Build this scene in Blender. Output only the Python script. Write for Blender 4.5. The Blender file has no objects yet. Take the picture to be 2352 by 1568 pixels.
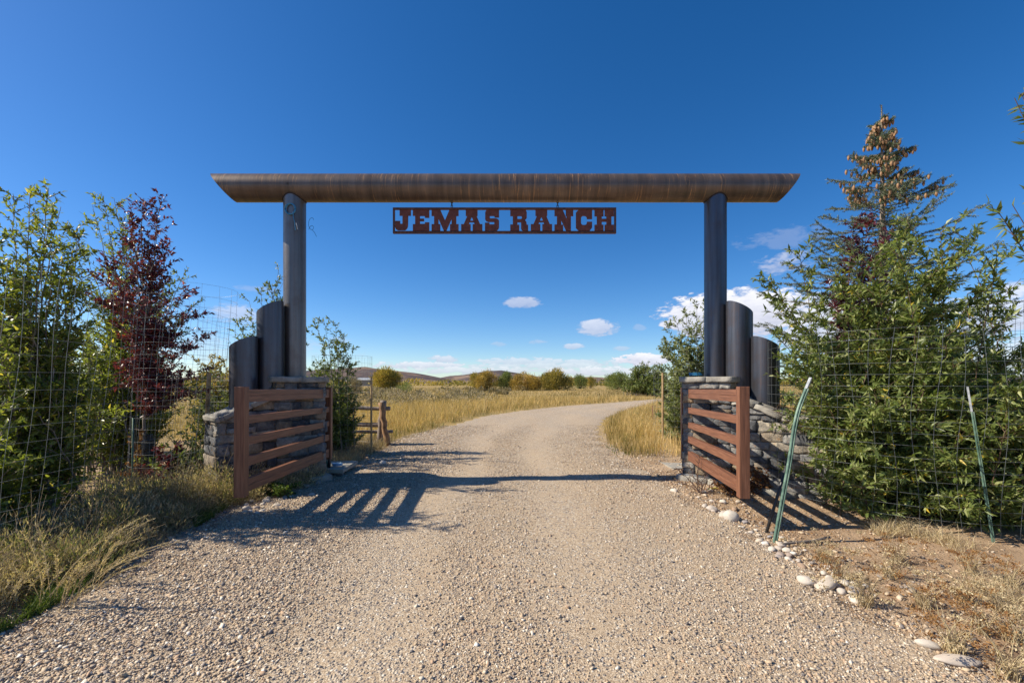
import bpy, bmesh, math, random
import numpy as np
from mathutils import Vector, Matrix, noise as mnoise
from mathutils.geometry import tessellate_polygon
R = math.radians
random.seed(7)
rng = np.random.default_rng(11)
sc = bpy.context.scene
COL = sc.collection

# ---------------------------------------------------------------- camera
EYE = 1.56
FP = 1045.3           # focal length measured on a 2352 px wide print
HOR = 880.0
cam_d = bpy.data.cameras.new('camera'); cam = bpy.data.objects.new('camera', cam_d); COL.objects.link(cam)
cam.location = (0, 0, EYE); cam.rotation_euler = (R(90), 0, 0)
cam_d.sensor_width = 36; cam_d.lens = 16; cam_d.shift_y = (HOR - 784) / 2352
cam_d.clip_start = 0.05; cam_d.clip_end = 20000
sc.camera = cam
sc.view_settings.view_transform = 'Standard'; sc.view_settings.look = 'None'
sc.view_settings.exposure = 0.5; sc.view_settings.gamma = 1
SUN_EL = 40.0
SUN_AZ = 1.5          # degrees the light swings away from the camera

def P(x, y, d):       # a point of the print at depth d
    return np.array([(x - 1176) * d / FP, d, EYE - (y - HOR) * d / FP])
def G(x, y):          # a ground point of the print
    d = EYE * FP / (y - HOR); return np.array([(x - 1176) * d / FP, d, 0.0])

# ---------------------------------------------------------------- node helpers
class NT:
    def __init__(s, tree): s.t = tree; s.n = tree.nodes; s.l = tree.links
    def new(s, typ, **kw):
        n = s.n.new(typ)
        for k, v in kw.items(): setattr(n, k, v)
        return n
    def link(s, a, b): s.l.new(a, b)
    def put(s, sock, v):
        if isinstance(v, bpy.types.NodeSocket): s.l.new(v, sock)
        elif v is not None:
            if isinstance(v, (tuple, list)) and sock.type == 'RGBA' and len(v) == 3: v = (*v, 1)
            sock.default_value = v
    def math(s, op, a, b=None, c=None, clamp=False):
        n = s.new('ShaderNodeMath', operation=op, use_clamp=clamp)
        for i, v in enumerate((a, b, c)):
            if v is not None: s.put(n.inputs[i], v)
        return n.outputs[0]
    def mix(s, f, a, b, blend='MIX'):
        n = s.new('ShaderNodeMix', data_type='RGBA', blend_type=blend)
        s.put(n.inputs[0], f); s.put(n.inputs[6], a); s.put(n.inputs[7], b)
        return n.outputs[2]
    def noise(s, scale, detail=4, rough=.55, vec=None, dist=0):
        n = s.new('ShaderNodeTexNoise'); n.inputs['Scale'].default_value = scale
        n.inputs['Detail'].default_value = detail; n.inputs['Roughness'].default_value = rough
        n.inputs['Distortion'].default_value = dist
        if vec is not None: s.link(vec, n.inputs['Vector'])
        return n.outputs[0]
    def voro(s, scale, vec=None, out=0, rand=1, feature='F1'):
        n = s.new('ShaderNodeTexVoronoi', feature=feature); n.inputs['Scale'].default_value = scale
        n.inputs['Randomness'].default_value = rand
        if vec is not None: s.link(vec, n.inputs['Vector'])
        return n.outputs[out]
    def ramp(s, f, stops, interp='LINEAR'):
        n = s.new('ShaderNodeValToRGB'); cr = n.color_ramp; cr.interpolation = interp
        while len(cr.elements) < len(stops): cr.elements.new(.5)
        for e, (p, c) in zip(cr.elements, stops):
            e.position = p; e.color = (*c, 1) if len(c) == 3 else c
        s.link(f, n.inputs[0]); return n.outputs[0]
    def map(s, vec, scale=(1, 1, 1), rot=(0, 0, 0), loc=(0, 0, 0)):
        n = s.new('ShaderNodeMapping'); n.inputs['Scale'].default_value = scale
        n.inputs['Rotation'].default_value = rot; n.inputs['Location'].default_value = loc
        s.link(vec, n.inputs['Vector']); return n.outputs[0]
    def obj(s): return s.new('ShaderNodeTexCoord').outputs['Object']
    def pos(s): return s.new('ShaderNodeNewGeometry').outputs['Position']
    def attr(s, name='tint'):
        n = s.new('ShaderNodeAttribute', attribute_name=name); return n.outputs['Fac']
    def bump(s, h, strength=.5, dist=.01, prev=None):
        n = s.new('ShaderNodeBump'); n.inputs['Strength'].default_value = strength
        n.inputs['Distance'].default_value = dist; s.link(h, n.inputs['Height'])
        if prev is not None: s.link(prev, n.inputs['Normal'])
        return n.outputs[0]
def mat(name, build, rough=.8, metal=0, spec=.5):
    m = bpy.data.materials.new(name); m.use_nodes = True; t = NT(m.node_tree)
    b = m.node_tree.nodes['Principled BSDF']
    b.inputs['Roughness'].default_value = rough; b.inputs['Metallic'].default_value = metal
    b.inputs['Specular IOR Level'].default_value = spec
    build(t, b); return m

# ---------------------------------------------------------------- world
W = bpy.data.worlds.new('World'); sc.world = W; W.use_nodes = True
t = NT(W.node_tree); bg = W.node_tree.nodes['Background']
sky = t.new('ShaderNodeTexSky', sky_type='NISHITA'); sky.sun_disc = False
sky.sun_elevation = R(SUN_EL); sky.sun_rotation = R(-90)
sky.altitude = 2200; sky.air_density = 1.0; sky.dust_density = 1.8; sky.ozone_density = 3.0
gen = t.new('ShaderNodeTexCoord').outputs['Generated']
sep = t.new('ShaderNodeSeparateXYZ'); t.link(gen, sep.inputs[0])
az = t.math('ARCTAN2', sep.outputs[0], sep.outputs[1])
el = t.math('ARCSINE', sep.outputs[2])
def azel(x, y):
    u, v = (x - 1176) / FP, (HOR - y) / FP
    return math.atan(u), math.atan(v / math.sqrt(1 + u * u))
cmb = t.new('ShaderNodeCombineXYZ'); t.link(az, cmb.inputs[0]); t.link(t.math('MULTIPLY', el, 2.6), cmb.inputs[1])
n1 = t.noise(21, 8, .6, cmb.outputs[0], .5)
n2 = t.noise(62, 6, .6, cmb.outputs[0], .3)
nn = t.math('ADD', t.math('MULTIPLY', t.math('SUBTRACT', n1, .5), 4.2), t.math('MULTIPLY', t.math('SUBTRACT', n2, .5), 2.6))
BL = [  # x, y, rx, ry, strength, softness, noise
 (1200, 694, 46, 15, .6, .5, .5), (1372, 752, 50, 20, .72, .5, .55), (1316, 796, 24, 8, .6, .5, .7), (1430, 800, 24, 6, .4, .6, .8),
 (1143, 790, 20, 6, .3, .6, .8), (1234, 785, 22, 6, .35, .6, .9), (1468, 752, 18, 8, .25, .6, .6),
 (1690, 722, 215, 62, 1.0, .35, .45), (1960, 740, 240, 90, .9, .5, .6), (2290, 720, 150, 66, .8, .6, .8), (2150, 830, 330, 45, .7, .6, .8),
 (1800, 602, 75, 24, .55, .9, .9), (1800, 548, 120, 26, .22, .9, .8), (545, 722, 80, 24, .55, .9, .8), (590, 664, 50, 9, .25, .9, .8),
 (1475, 824, 62, 17, 1.0, .3, .8), (1190, 832, 95, 11, .6, .4, 1.1), (1330, 835, 120, 12, .6, .4, 1.1), (1020, 824, 42, 10, .7, .4, .9),
 (960, 838, 120, 9, .8, .5, 1.0), (1120, 850, 210, 10, .7, .7, 1.0), (1370, 852, 200, 12, .8, .7, 1.0), (1240, 842, 280, 9, .6, .6, 1.3), (780, 782, 30, 12, .3, .8, .8), (500, 800, 300, 30, .25, .9, 1.2)]
tot = None; shade = None
for (x, y, rx, ry, st, soft, k) in BL:
    a0, e0 = azel(x, y); a1, _ = azel(x + rx, y); _, e1 = azel(x, y - ry)
    da = t.math('MULTIPLY', t.math('SUBTRACT', az, a0), 1 / (a1 - a0))
    de = t.math('MULTIPLY', t.math('SUBTRACT', el, e0), 1 / (e1 - e0))
    d2 = t.math('ADD', t.math('MULTIPLY', da, da), t.math('MULTIPLY', de, de))
    v = t.math('ADD', t.math('SUBTRACT', 1, d2), t.math('MULTIPLY', nn, k))
    v = t.math('MULTIPLY', v, 1 / soft, clamp=True)
    v = t.math('MULTIPLY', t.math('SMOOTH_MIN', v, 1, .2), st)
    h = t.math('MULTIPLY', v, t.math('MULTIPLY_ADD', t.math('SUBTRACT', de, t.math('MULTIPLY', nn, -.5)), .5, .55, clamp=True))
    tot = v if tot is None else t.math('MAXIMUM', tot, v)
    shade = h if shade is None else t.math('MAXIMUM', shade, h)
front = t.math('GREATER_THAN', sep.outputs[1], 0)
tot = t.math('MULTIPLY', tot, front)
ccol = t.mix(shade, (3.7, 3.9, 5.0), (7.0, 7.0, 7.3))
hsv = t.new('ShaderNodeHueSaturation'); hsv.inputs['Saturation'].default_value = 1.33; hsv.inputs['Hue'].default_value = .504
hsv.inputs['Value'].default_value = 1.0
t.link(sky.outputs[0], hsv.inputs['Color'])
skyc = hsv.outputs[0]
t.link(t.mix(tot, skyc, ccol), bg.inputs['Color']); bg.inputs['Strength'].default_value = .107

# ---------------------------------------------------------------- sun
sd = bpy.data.lights.new('sun', 'SUN'); sun = bpy.data.objects.new('sun', sd); COL.objects.link(sun)
sd.energy = 5.0; sd.angle = R(.53); sd.color = (1, .9, .74)
ldir = Vector((math.cos(R(SUN_EL)) * math.cos(R(SUN_AZ)), math.cos(R(SUN_EL)) * math.sin(R(SUN_AZ)), -math.sin(R(SUN_EL))))
sun.rotation_euler = ldir.to_track_quat('-Z', 'Y').to_euler()

# ---------------------------------------------------------------- object helpers
def tag(o, label=None, cat=None, group=None, kind=None):
    if label: o['label'] = label
    if cat: o['category'] = cat
    if group: o['group'] = group
    if kind: o['kind'] = kind
    return o
def empty(name, loc=(0, 0, 0), rz=0, label=None, cat=None, group=None):
    o = bpy.data.objects.new(name, None); COL.objects.link(o); o.location = loc; o.rotation_euler = (0, 0, rz)
    return tag(o, label, cat, group)
def link(name, me, m, parent=None, smooth=False):
    if m is not None: me.materials.append(m)
    if smooth: me.polygons.foreach_set('use_smooth', [True] * len(me.polygons))
    o = bpy.data.objects.new(name, me); COL.objects.link(o)
    if parent is not None: o.parent = parent
    return o
def npmesh(name, V, F, m, parent=None, smooth=False, tint=None):
    V = np.asarray(V, dtype=np.float32); F = np.asarray(F, dtype=np.int32)
    me = bpy.data.meshes.new(name); k = F.shape[1]
    me.vertices.add(len(V)); me.vertices.foreach_set('co', V.ravel())
    me.loops.add(F.size); me.loops.foreach_set('vertex_index', F.ravel())
    me.polygons.add(len(F)); me.polygons.foreach_set('loop_start', np.arange(0, F.size, k, dtype=np.int32))
    me.update(calc_edges=True)
    if tint is not None:
        a = me.attributes.new('tint', 'FLOAT', 'POINT'); a.data.foreach_set('value', np.asarray(tint, dtype=np.float32))
    if smooth: me.polygons.foreach_set('use_smooth', np.ones(len(F), dtype=bool))
    if smooth == 2: me.set_sharp_from_angle(angle=R(40))
    return link(name, me, m, parent)
def bmobj(name, bm, m, parent=None, smooth=False):
    me = bpy.data.meshes.new(name); bm.to_mesh(me); bm.free(); return link(name, me, m, parent, smooth)
def add_box(bm, c, s, bev=.004, rot=None):
    r = bmesh.ops.create_cube(bm, size=1); vs = r['verts']
    M = Matrix.Translation(Vector(c)) @ (rot.to_4x4() if rot else Matrix()) @ Matrix.Diagonal((*s, 1))
    bmesh.ops.transform(bm, matrix=M, verts=vs)
    if bev:
        es = list({e for v in vs for e in v.link_edges})
        bmesh.ops.bevel(bm, geom=es, offset=bev, segments=2, affect='EDGES', profile=.5)
class Mesh:   # accumulates tubes / quads
    def __init__(s): s.V = []; s.F = []; s.T = []; s.n = 0
    def add(s, V, F, tint=0.5):
        V = np.asarray(V, float); s.V.append(V); s.F.append(np.asarray(F) + s.n); s.n += len(V)
        s.T.append(np.full(len(V), tint) if np.isscalar(tint) else tint)
    def tube(s, pts, rad, sides=5, tint=.5, cap=False):
        pts = np.asarray(pts, float); n = len(pts); rad = np.broadcast_to(rad, (n,))
        T = np.gradient(pts, axis=0); T /= (np.linalg.norm(T, axis=1)[:, None] + 1e-9)
        a = T.mean(0); ref = np.array([0, 0, 1.]) if abs(a[2]) < .8 * np.linalg.norm(a) + 1e-9 else np.array([1., 0, 0])
        A = np.cross(T, ref); A /= (np.linalg.norm(A, axis=1)[:, None] + 1e-9); B = np.cross(T, A)
        th = np.arange(sides) * 2 * math.pi / sides
        ring = pts[:, None] + rad[:, None, None] * (A[:, None] * np.cos(th)[None, :, None] + B[:, None] * np.sin(th)[None, :, None])
        V = ring.reshape(-1, 3)
        i = np.arange(n - 1)[:, None] * sides; j = np.arange(sides)[None]; j2 = (j + 1) % sides
        F = np.stack([i + j, i + j2, i + sides + j2, i + sides + j], -1).reshape(-1, 4)
        if cap:
            V = np.vstack([V, pts[0], pts[-1]]); c0, c1 = n * sides, n * sides + 1; jj = np.arange(sides); jn = (jj + 1) % sides
            F = np.vstack([F, np.stack([np.full(sides, c0), jn, jj, np.full(sides, c0)], -1)[:, [0, 1, 2, 2]][:0]]) if False else F
            e1 = [[c0, b, a_, c0] for a_, b in zip(jj, jn)]; e2 = [[c1, (n - 1) * sides + a_, (n - 1) * sides + b, c1] for a_, b in zip(jj, jn)]
            s.caps = getattr(s, 'caps', []); s.caps += [(np.array(e1)[:, :3] + s.n, np.array(e2)[:, :3] + s.n)]
        s.add(V, F, tint)
    def build(s, name, m, parent=None, smooth=True):
        V = np.vstack(s.V); F = np.vstack(s.F); T = np.concatenate(s.T)
        if getattr(s, 'caps', None):
            me = bpy.data.meshes.new(name); fs = F.tolist()
            for a, b in s.caps: fs += a.tolist() + b.tolist()
            me.from_pydata(V.tolist(), [], fs); me.update()
            at = me.attributes.new('tint', 'FLOAT', 'POINT'); at.data.foreach_set('value', T.astype(np.float32))
            return link(name, me, m, parent, smooth)
        return npmesh(name, V, F, m, parent, smooth, T)
def unit(v): return v / (np.linalg.norm(v, axis=-1, keepdims=True) + 1e-9)
class Leaves:
    def __init__(s): s.d = []
    def add(s, p, d, n, L, Wd, t):
        N = len(p); s.d.append((p, unit(d), n, np.broadcast_to(L, (N,)), np.broadcast_to(Wd, (N,)), np.broadcast_to(t, (N,))))
    def build(s, name, m, parent=None, droop=.15):
        p, d, n, L, Wd, t = [np.concatenate(a) for a in zip(*s.d)]
        S = unit(np.cross(d, n)); n = np.cross(S, d); L = L[:, None]; Wd = Wd[:, None]
        v = np.stack([p, p + d * .38 * L + S * .5 * Wd + n * .06 * L, p + d * .45 * L, p + d * .38 * L - S * .5 * Wd + n * .06 * L, p + d * L - n * droop * L], 1)
        N = len(p); b = np.arange(N)[:, None, None] * 5
        F = (b + np.array([[0, 1, 2], [0, 2, 3], [1, 4, 2], [2, 4, 3]])[None]).reshape(-1, 3)
        return npmesh(name, v.reshape(-1, 3), F, m, parent, False, np.repeat(t, 5))
def rdir(N, up=0.0, r=rng):
    v = r.normal(size=(N, 3)); v[:, 2] += up; return unit(v)

# ---------------------------------------------------------------- materials
def leafmat(name, stops, transl=.3, rough=.42, spec=.5):
    def b(t, p):
        c = t.ramp(t.attr(), stops)
        t.link(c, p.inputs['Base Color'])
        tr = t.new('ShaderNodeBsdfTranslucent'); t.link(t.mix(1, c, (1.5, 1.5, .7, 1), 'MULTIPLY'), tr.inputs[0])
        mx = t.new('ShaderNodeMixShader'); mx.inputs[0].default_value = transl
        t.link(p.outputs[0], mx.inputs[1]); t.link(tr.outputs[0], mx.inputs[2])
        t.link(mx.outputs[0], t.n['Material Output'].inputs[0])
    return mat(name, b, rough, 0, spec)
M = {}
M['willow'] = leafmat('willow leaf', [(0, (.06, .09, .022)), (.35, (.125, .17, .04)), (.7, (.23, .27, .08)), (.93, (.38, .4, .18)), (1, (.6, .45, .06))], .32, .42, .4)
M['willow_left'] = leafmat('aspen leaf', [(0, (.075, .1, .025)), (.5, (.17, .21, .045)), (.85, (.3, .33, .07)), (1, (.5, .42, .09))], .5, .36, .5)
M['willow_pale'] = leafmat('pale willow leaf', [(0, (.1, .125, .05)), (.5, (.21, .25, .1)), (1, (.38, .4, .2))], .35, .45)
M['purple'] = leafmat('purple leaf', [(0, (.045, .012, .02)), (.5, (.11, .025, .035)), (.85, (.22, .035, .05)), (1, (.36, .07, .06))], .3, .35)
M['rust'] = leafmat('dry rust leaf', [(0, (.09, .04, .02)), (.5, (.22, .1, .04)), (1, (.42, .25, .1))], .25, .7, .2)
M['yellowbush'] = leafmat('autumn willow leaf', [(0, (.12, .12, .035)), (.45, (.3, .25, .065)), (.8, (.48, .35, .09)), (1, (.6, .4, .12))], .3, .6, .25)
M['orangebush'] = leafmat('orange autumn leaf', [(0, (.15, .12, .04)), (.45, (.38, .27, .075)), (.8, (.55, .37, .1)), (1, (.66, .46, .14))], .3, .6, .25)
M['sage'] = leafmat('sage leaf', [(0, (.15, .125, .075)), (.5, (.29, .24, .15)), (1, (.48, .39, .25))], .2, .8, .2)
M['greenbush'] = leafmat('mid green leaf', [(0, (.07, .095, .035)), (.5, (.16, .2, .065)), (1, (.3, .32, .11))], .3, .6, .25)
M['needle'] = leafmat('spruce needle', [(0, (.06, .085, .045)), (.5, (.13, .17, .1)), (1, (.25, .29, .18))], .12, .55, .3)
M['grass'] = leafmat('golden grass', [(0, (.17, .14, .055)), (.25, (.36, .26, .105)), (.65, (.6, .42, .185)), (1, (.8, .64, .36))], .3, .7, .15)
M['fieldgrass'] = leafmat('dull meadow grass', [(0, (.11, .1, .05)), (.4, (.24, .19, .085)), (.75, (.42, .3, .13)), (1, (.58, .42, .18))], .3, .75, .15)
M['greengrass'] = leafmat('green grass', [(0, (.04, .07, .02)), (.5, (.09, .14, .03)), (1, (.2, .25, .06))], .3, .6, .2)
M['weed'] = leafmat('brown weed', [(0, (.12, .095, .065)), (.4, (.3, .23, .15)), (.75, (.52, .41, .26)), (1, (.75, .65, .42))], .25, .75, .15)
def barkb(c0, c1, sc_=18):
    def b(t, p):
        v = t.map(t.obj(), (1, 1, .25))
        n = t.noise(sc_, 6, .65, v)
        t.link(t.ramp(n, [(.3, c0), (.7, c1)]), p.inputs['Base Color']); t.link(t.bump(n, .6, .01), p.inputs['Normal'])
    return b
M['bark'] = mat('pale bark', barkb((.12, .09, .07), (.32, .27, .22)))
M['bark_dark'] = mat('dark bark', barkb((.06, .03, .028), (.16, .09, .08)))
M['twigred'] = mat('reddish twig', barkb((.07, .04, .025), (.16, .1, .06)))
def steelb(axis, rustamt, blue):  # blue: bluish sky reflection painted into the base colour
    def b(t, p):
        o = t.obj(); ge = t.new('ShaderNodeNewGeometry')
        if axis == 'z': v1 = t.map(o, (9, 9, .35)); v2 = t.map(o, (34, 34, 1.1))
        else: v1 = t.map(o, (7, .6, .6)); v2 = t.map(o, (58, 2.2, 2.2))
        a = t.noise(1, 5, .6, v1, .3); f = t.noise(1, 6, .7, v2, .5)
        mid = t.noise(3, 5, .6, o)
        base = t.mix(t.ramp(a, [(.35, (0,) * 3), (.68, (1,) * 3)]), (.055, .062, .08) if blue else ((.10, .08, .068) if axis == 'x' else (.12, .112, .11)), (.12, .13, .155) if blue else ((.2, .15, .12) if axis == 'x' else (.23, .213, .205)))
        base = t.mix(t.ramp(mid, [(.45, (0,) * 3), (.75, (.5,) * 3)]), base, (.10, .055, .035))
        st = t.math('MULTIPLY', t.ramp(f, [(.56, (0,) * 3), (.64, (.9,) * 3)]), t.ramp(t.noise(1.3, 4, .6, o), [(.36, (0,) * 3), (.62, (1,) * 3)]))
        col = t.mix(t.math('MULTIPLY', st, rustamt), base, (.55, .3, .13) if axis == 'x' else (.2, .1, .06))
        spk = t.ramp(t.noise(55, 3, .6, o), [(.66, (0,) * 3), (.72, (1,) * 3)])
        col = t.mix(t.math('MULTIPLY', spk, .6), col, (.035, .025, .022))
        t.link(col, p.inputs['Base Color'])
        t.link(t.ramp(f, [(.2, (.32,) * 3), (.8, (.48,) * 3)]), p.inputs['Roughness'])
        t.link(t.math('SUBTRACT', .45 if axis == 'x' else .72, t.math('MULTIPLY', st, .4 * rustamt)), p.inputs['Metallic'])
        t.link(t.bump(f, .12, .002), p.inputs['Normal'])
    return b
M['steel_beam'] = mat('rust streaked steel', steelb('x', .95, False), .5, .7)
M['steel_pipe'] = mat('sky tinted mill scale steel', steelb('z', .35, True), .45, .8)  # shaded post and its pipes, reflected sky blue put into the colour
M['steel_dark'] = mat('sky tinted weathered steel', steelb('z', .35, True), .5, .7)
M['steel_warm'] = mat('weathered grey steel', steelb('z', .3, False), .5, .7)
def signb(t, p):
    n = t.noise(14, 7, .7, t.obj()); t.link(t.ramp(n, [(.3, (.1, .035, .028)), (.6, (.2, .065, .045)), (.8, (.3, .12, .07))]), p.inputs['Base Color'])
    t.link(t.bump(n, .3, .003), p.inputs['Normal'])
M['sign'] = mat('rusted sheet steel', signb, .75, .2)
def signfb(t, p):
    n = t.noise(20, 6, .7, t.obj()); t.link(t.ramp(n, [(.35, (.07, .035, .03)), (.75, (.2, .09, .06))]), p.inputs['Base Color'])
M['signframe'] = mat('dark sign frame steel', signfb, .6, .4)
def gateb(t, p):
    o = t.obj(); v = t.map(o, (3, 60, 60)); n = t.noise(1, 6, .6, v, .4)
    v2 = t.map(o, (.9, 12, 12)); n2 = t.noise(1, 4, .6, v2)
    c = t.ramp(n, [(.25, (.08, .034, .019)), (.5, (.19, .078, .04)), (.8, (.32, .15, .085))])
    c = t.mix(t.math('MULTIPLY', t.ramp(n2, [(.4, (0,) * 3), (.7, (1,) * 3)]), .35), c, (.13, .055, .035))
    t.link(c, p.inputs['Base Color']); t.link(t.bump(n, .25, .002), p.inputs['Normal'])
M['gatewood'] = mat('red brown gate board', gateb, .55, 0, .4)
def gatevb(t, p):
    o = t.obj(); v = t.map(o, (60, 60, 3)); n = t.noise(1, 6, .6, v, .4)
    t.link(t.ramp(n, [(.25, (.08, .034, .019)), (.5, (.19, .078, .04)), (.8, (.32, .15, .085))]), p.inputs['Base Color']); t.link(t.bump(n, .25, .002), p.inputs['Normal'])
M['gatestile'] = mat('red brown gate stile', gatevb, .55, 0, .4)
def stoneb(t, p):
    o = t.obj(); a = t.attr()
    c = t.ramp(a, [(0, (.07, .075, .085)), (.3, (.15, .155, .165)), (.5, (.23, .23, .23)), (.65, (.31, .3, .28)), (.8, (.26, .19, .12)), (.9, (.34, .31, .26)), (1, (.17, .12, .08))])
    n = t.noise(9, 8, .7, o, .5); n2 = t.noise(45, 5, .7, o)
    c = t.mix(.75, c, t.ramp(n, [(.3, (.3, .3, .33)), (.5, (.85, .85, .85)), (.68, (1.8, 1.75, 1.6))]), 'MULTIPLY')
    c = t.mix(t.ramp(t.noise(22, 4, .6, o), [(.6, (0,) * 3), (.68, (.6,) * 3)]), c, (.35, .2, .1))
    t.link(c, p.inputs['Base Color'])
    hh = t.math('ADD', n, t.math('MULTIPLY', n2, .5)); t.link(t.bump(hh, .9, .03), p.inputs['Normal'])
M['stone'] = mat('rough wall stone', stoneb, .85, 0, .3)
def mortb(t, p):
    n = t.noise(40, 5, .6, t.obj()); t.link(t.ramp(n, [(.3, (.09, .085, .08)), (.7, (.22, .21, .19))]), p.inputs['Base Color']); t.link(t.bump(n, .6, .01), p.inputs['Normal'])
M['mortar'] = mat('recessed mortar', mortb, .95)
def capb(t, p):
    o = t.obj(); n = t.noise(6, 8, .7, o); n2 = t.noise(50, 5, .7, o)
    t.link(t.ramp(n, [(.3, (.16, .15, .135)), (.55, (.32, .3, .26)), (.8, (.46, .43, .38))]), p.inputs['Base Color'])
    t.link(t.bump(t.math('ADD', n, t.math('MULTIPLY', n2, .4)), .7, .02), p.inputs['Normal'])
M['cap'] = mat('grey cap stone', capb, .85, 0, .3)
def concb(t, p):
    n = t.noise(12, 8, .6, t.obj()); t.link(t.ramp(n, [(.3, (.24, .225, .19)), (.7, (.4, .375, .32))]), p.inputs['Base Color']); t.link(t.bump(n, .3, .005), p.inputs['Normal'])
M['concrete'] = mat('concrete slab', concb, .9)
def woodb(c0, c1):
    def b(t, p):
        v = t.map(t.obj(), (22, 22, 1.5)); n = t.noise(1, 6, .65, v, .6); g = t.noise(7, 4, .6, t.obj())
        c = t.ramp(n, [(.3, c0), (.7, c1)]); c = t.mix(t.ramp(g, [(.5, (0,) * 3), (.65, (.7,) * 3)]), c, tuple(x * .35 for x in c0))
        t.link(c, p.inputs['Base Color']); t.link(t.bump(n, .5, .006), p.inputs['Normal'])
    return b
M['stake'] = mat('weathered stake wood', woodb((.32, .2, .09), (.58, .41, .22)))
M['log'] = mat('bark covered log', woodb((.12, .085, .065), (.36, .3, .26)))
M['logorange'] = mat('peeled orange log', woodb((.2, .1, .05), (.42, .25, .13)))
M['wire'] = mat('galvanised wire', lambda t, p: t.put(p.inputs['Base Color'], (.24, .26, .27)), .5, .5)
M['chain'] = mat('dark chain', lambda t, p: t.put(p.inputs['Base Color'], (.05, .035, .03)), .6, .5)
def ropeb(t, p):
    n = t.noise(80, 3, .5, t.obj()); t.link(t.ramp(n, [(.3, (.02, .14, .3)), (.7, (.05, .3, .5))]), p.inputs['Base Color'])
M['rope'] = mat('blue rope', ropeb, .6)
M['ropepale'] = mat('pale blue tube', lambda t, p: t.put(p.inputs['Base Color'], (.25, .42, .6)), .4)
M['postgreen'] = mat('green painted post steel', lambda t, p: t.link(t.ramp(t.noise(9, 6, .7, t.obj()), [(.35, (.04, .09, .07)), (.55, (.14, .23, .17)), (.8, (.34, .38, .32))]), p.inputs['Base Color']), .5, .1)
M['postwhite'] = mat('white post tip', lambda t, p: t.link(t.ramp(t.noise(30, 5, .7, t.obj()), [(.3, (.2, .22, .24)), (.7, (.5, .52, .55))]), p.inputs['Base Color']), .5)
M['black'] = mat('black plastic', lambda t, p: t.link(t.ramp(t.noise(20, 5, .7, t.obj()), [(.3, (.012, .012, .013)), (.8, (.04, .04, .042))]), p.inputs['Base Color']), .4)
M['yellow'] = mat('yellow strap', lambda t, p: t.put(p.inputs['Base Color'], (.55, .55, .03)), .6)
M['cone'] = mat('spruce cone', lambda t, p: t.link(t.ramp(t.voro(90, t.obj()), [(.0, (.42, .25, .12)), (1, (.2, .1, .05))]), p.inputs['Base Color']), .7)
def cobb(t, p):
    o = t.obj(); oi = t.new('ShaderNodeObjectInfo').outputs['Random']
    n = t.noise(9, 5, .6, o)
    c = t.ramp(oi, [(0, (.5, .42, .33)), (.25, (.58, .53, .46)), (.5, (.44, .38, .33)), (.7, (.66, .62, .56)), (.85, (.36, .25, .17)), (1, (.3, .3, .32))])
    c = t.mix(.5, c, t.ramp(n, [(.3, (.7, .7, .7)), (.7, (1.2, 1.18, 1.12))]), 'MULTIPLY'); t.link(c, p.inputs['Base Color'])
    t.link(t.bump(t.noise(60, 4, .6, o), .25, .004), p.inputs['Normal'])
M['cobble'] = mat('river stone', cobb, .75, 0, .35)
def pebb(t, p):
    c = t.ramp(t.attr(), [(0, (.17, .155, .15)), (.1, (.28, .24, .21)), (.3, (.41, .325, .235)), (.6, (.53, .415, .28)), (.78, (.44, .3, .2)), (.9, (.62, .53, .41)), (1, (.8, .74, .63))])
    t.link(c, p.inputs['Base Color'])
M['pebble'] = mat('gravel stone', pebb, .8, 0, .3)

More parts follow.
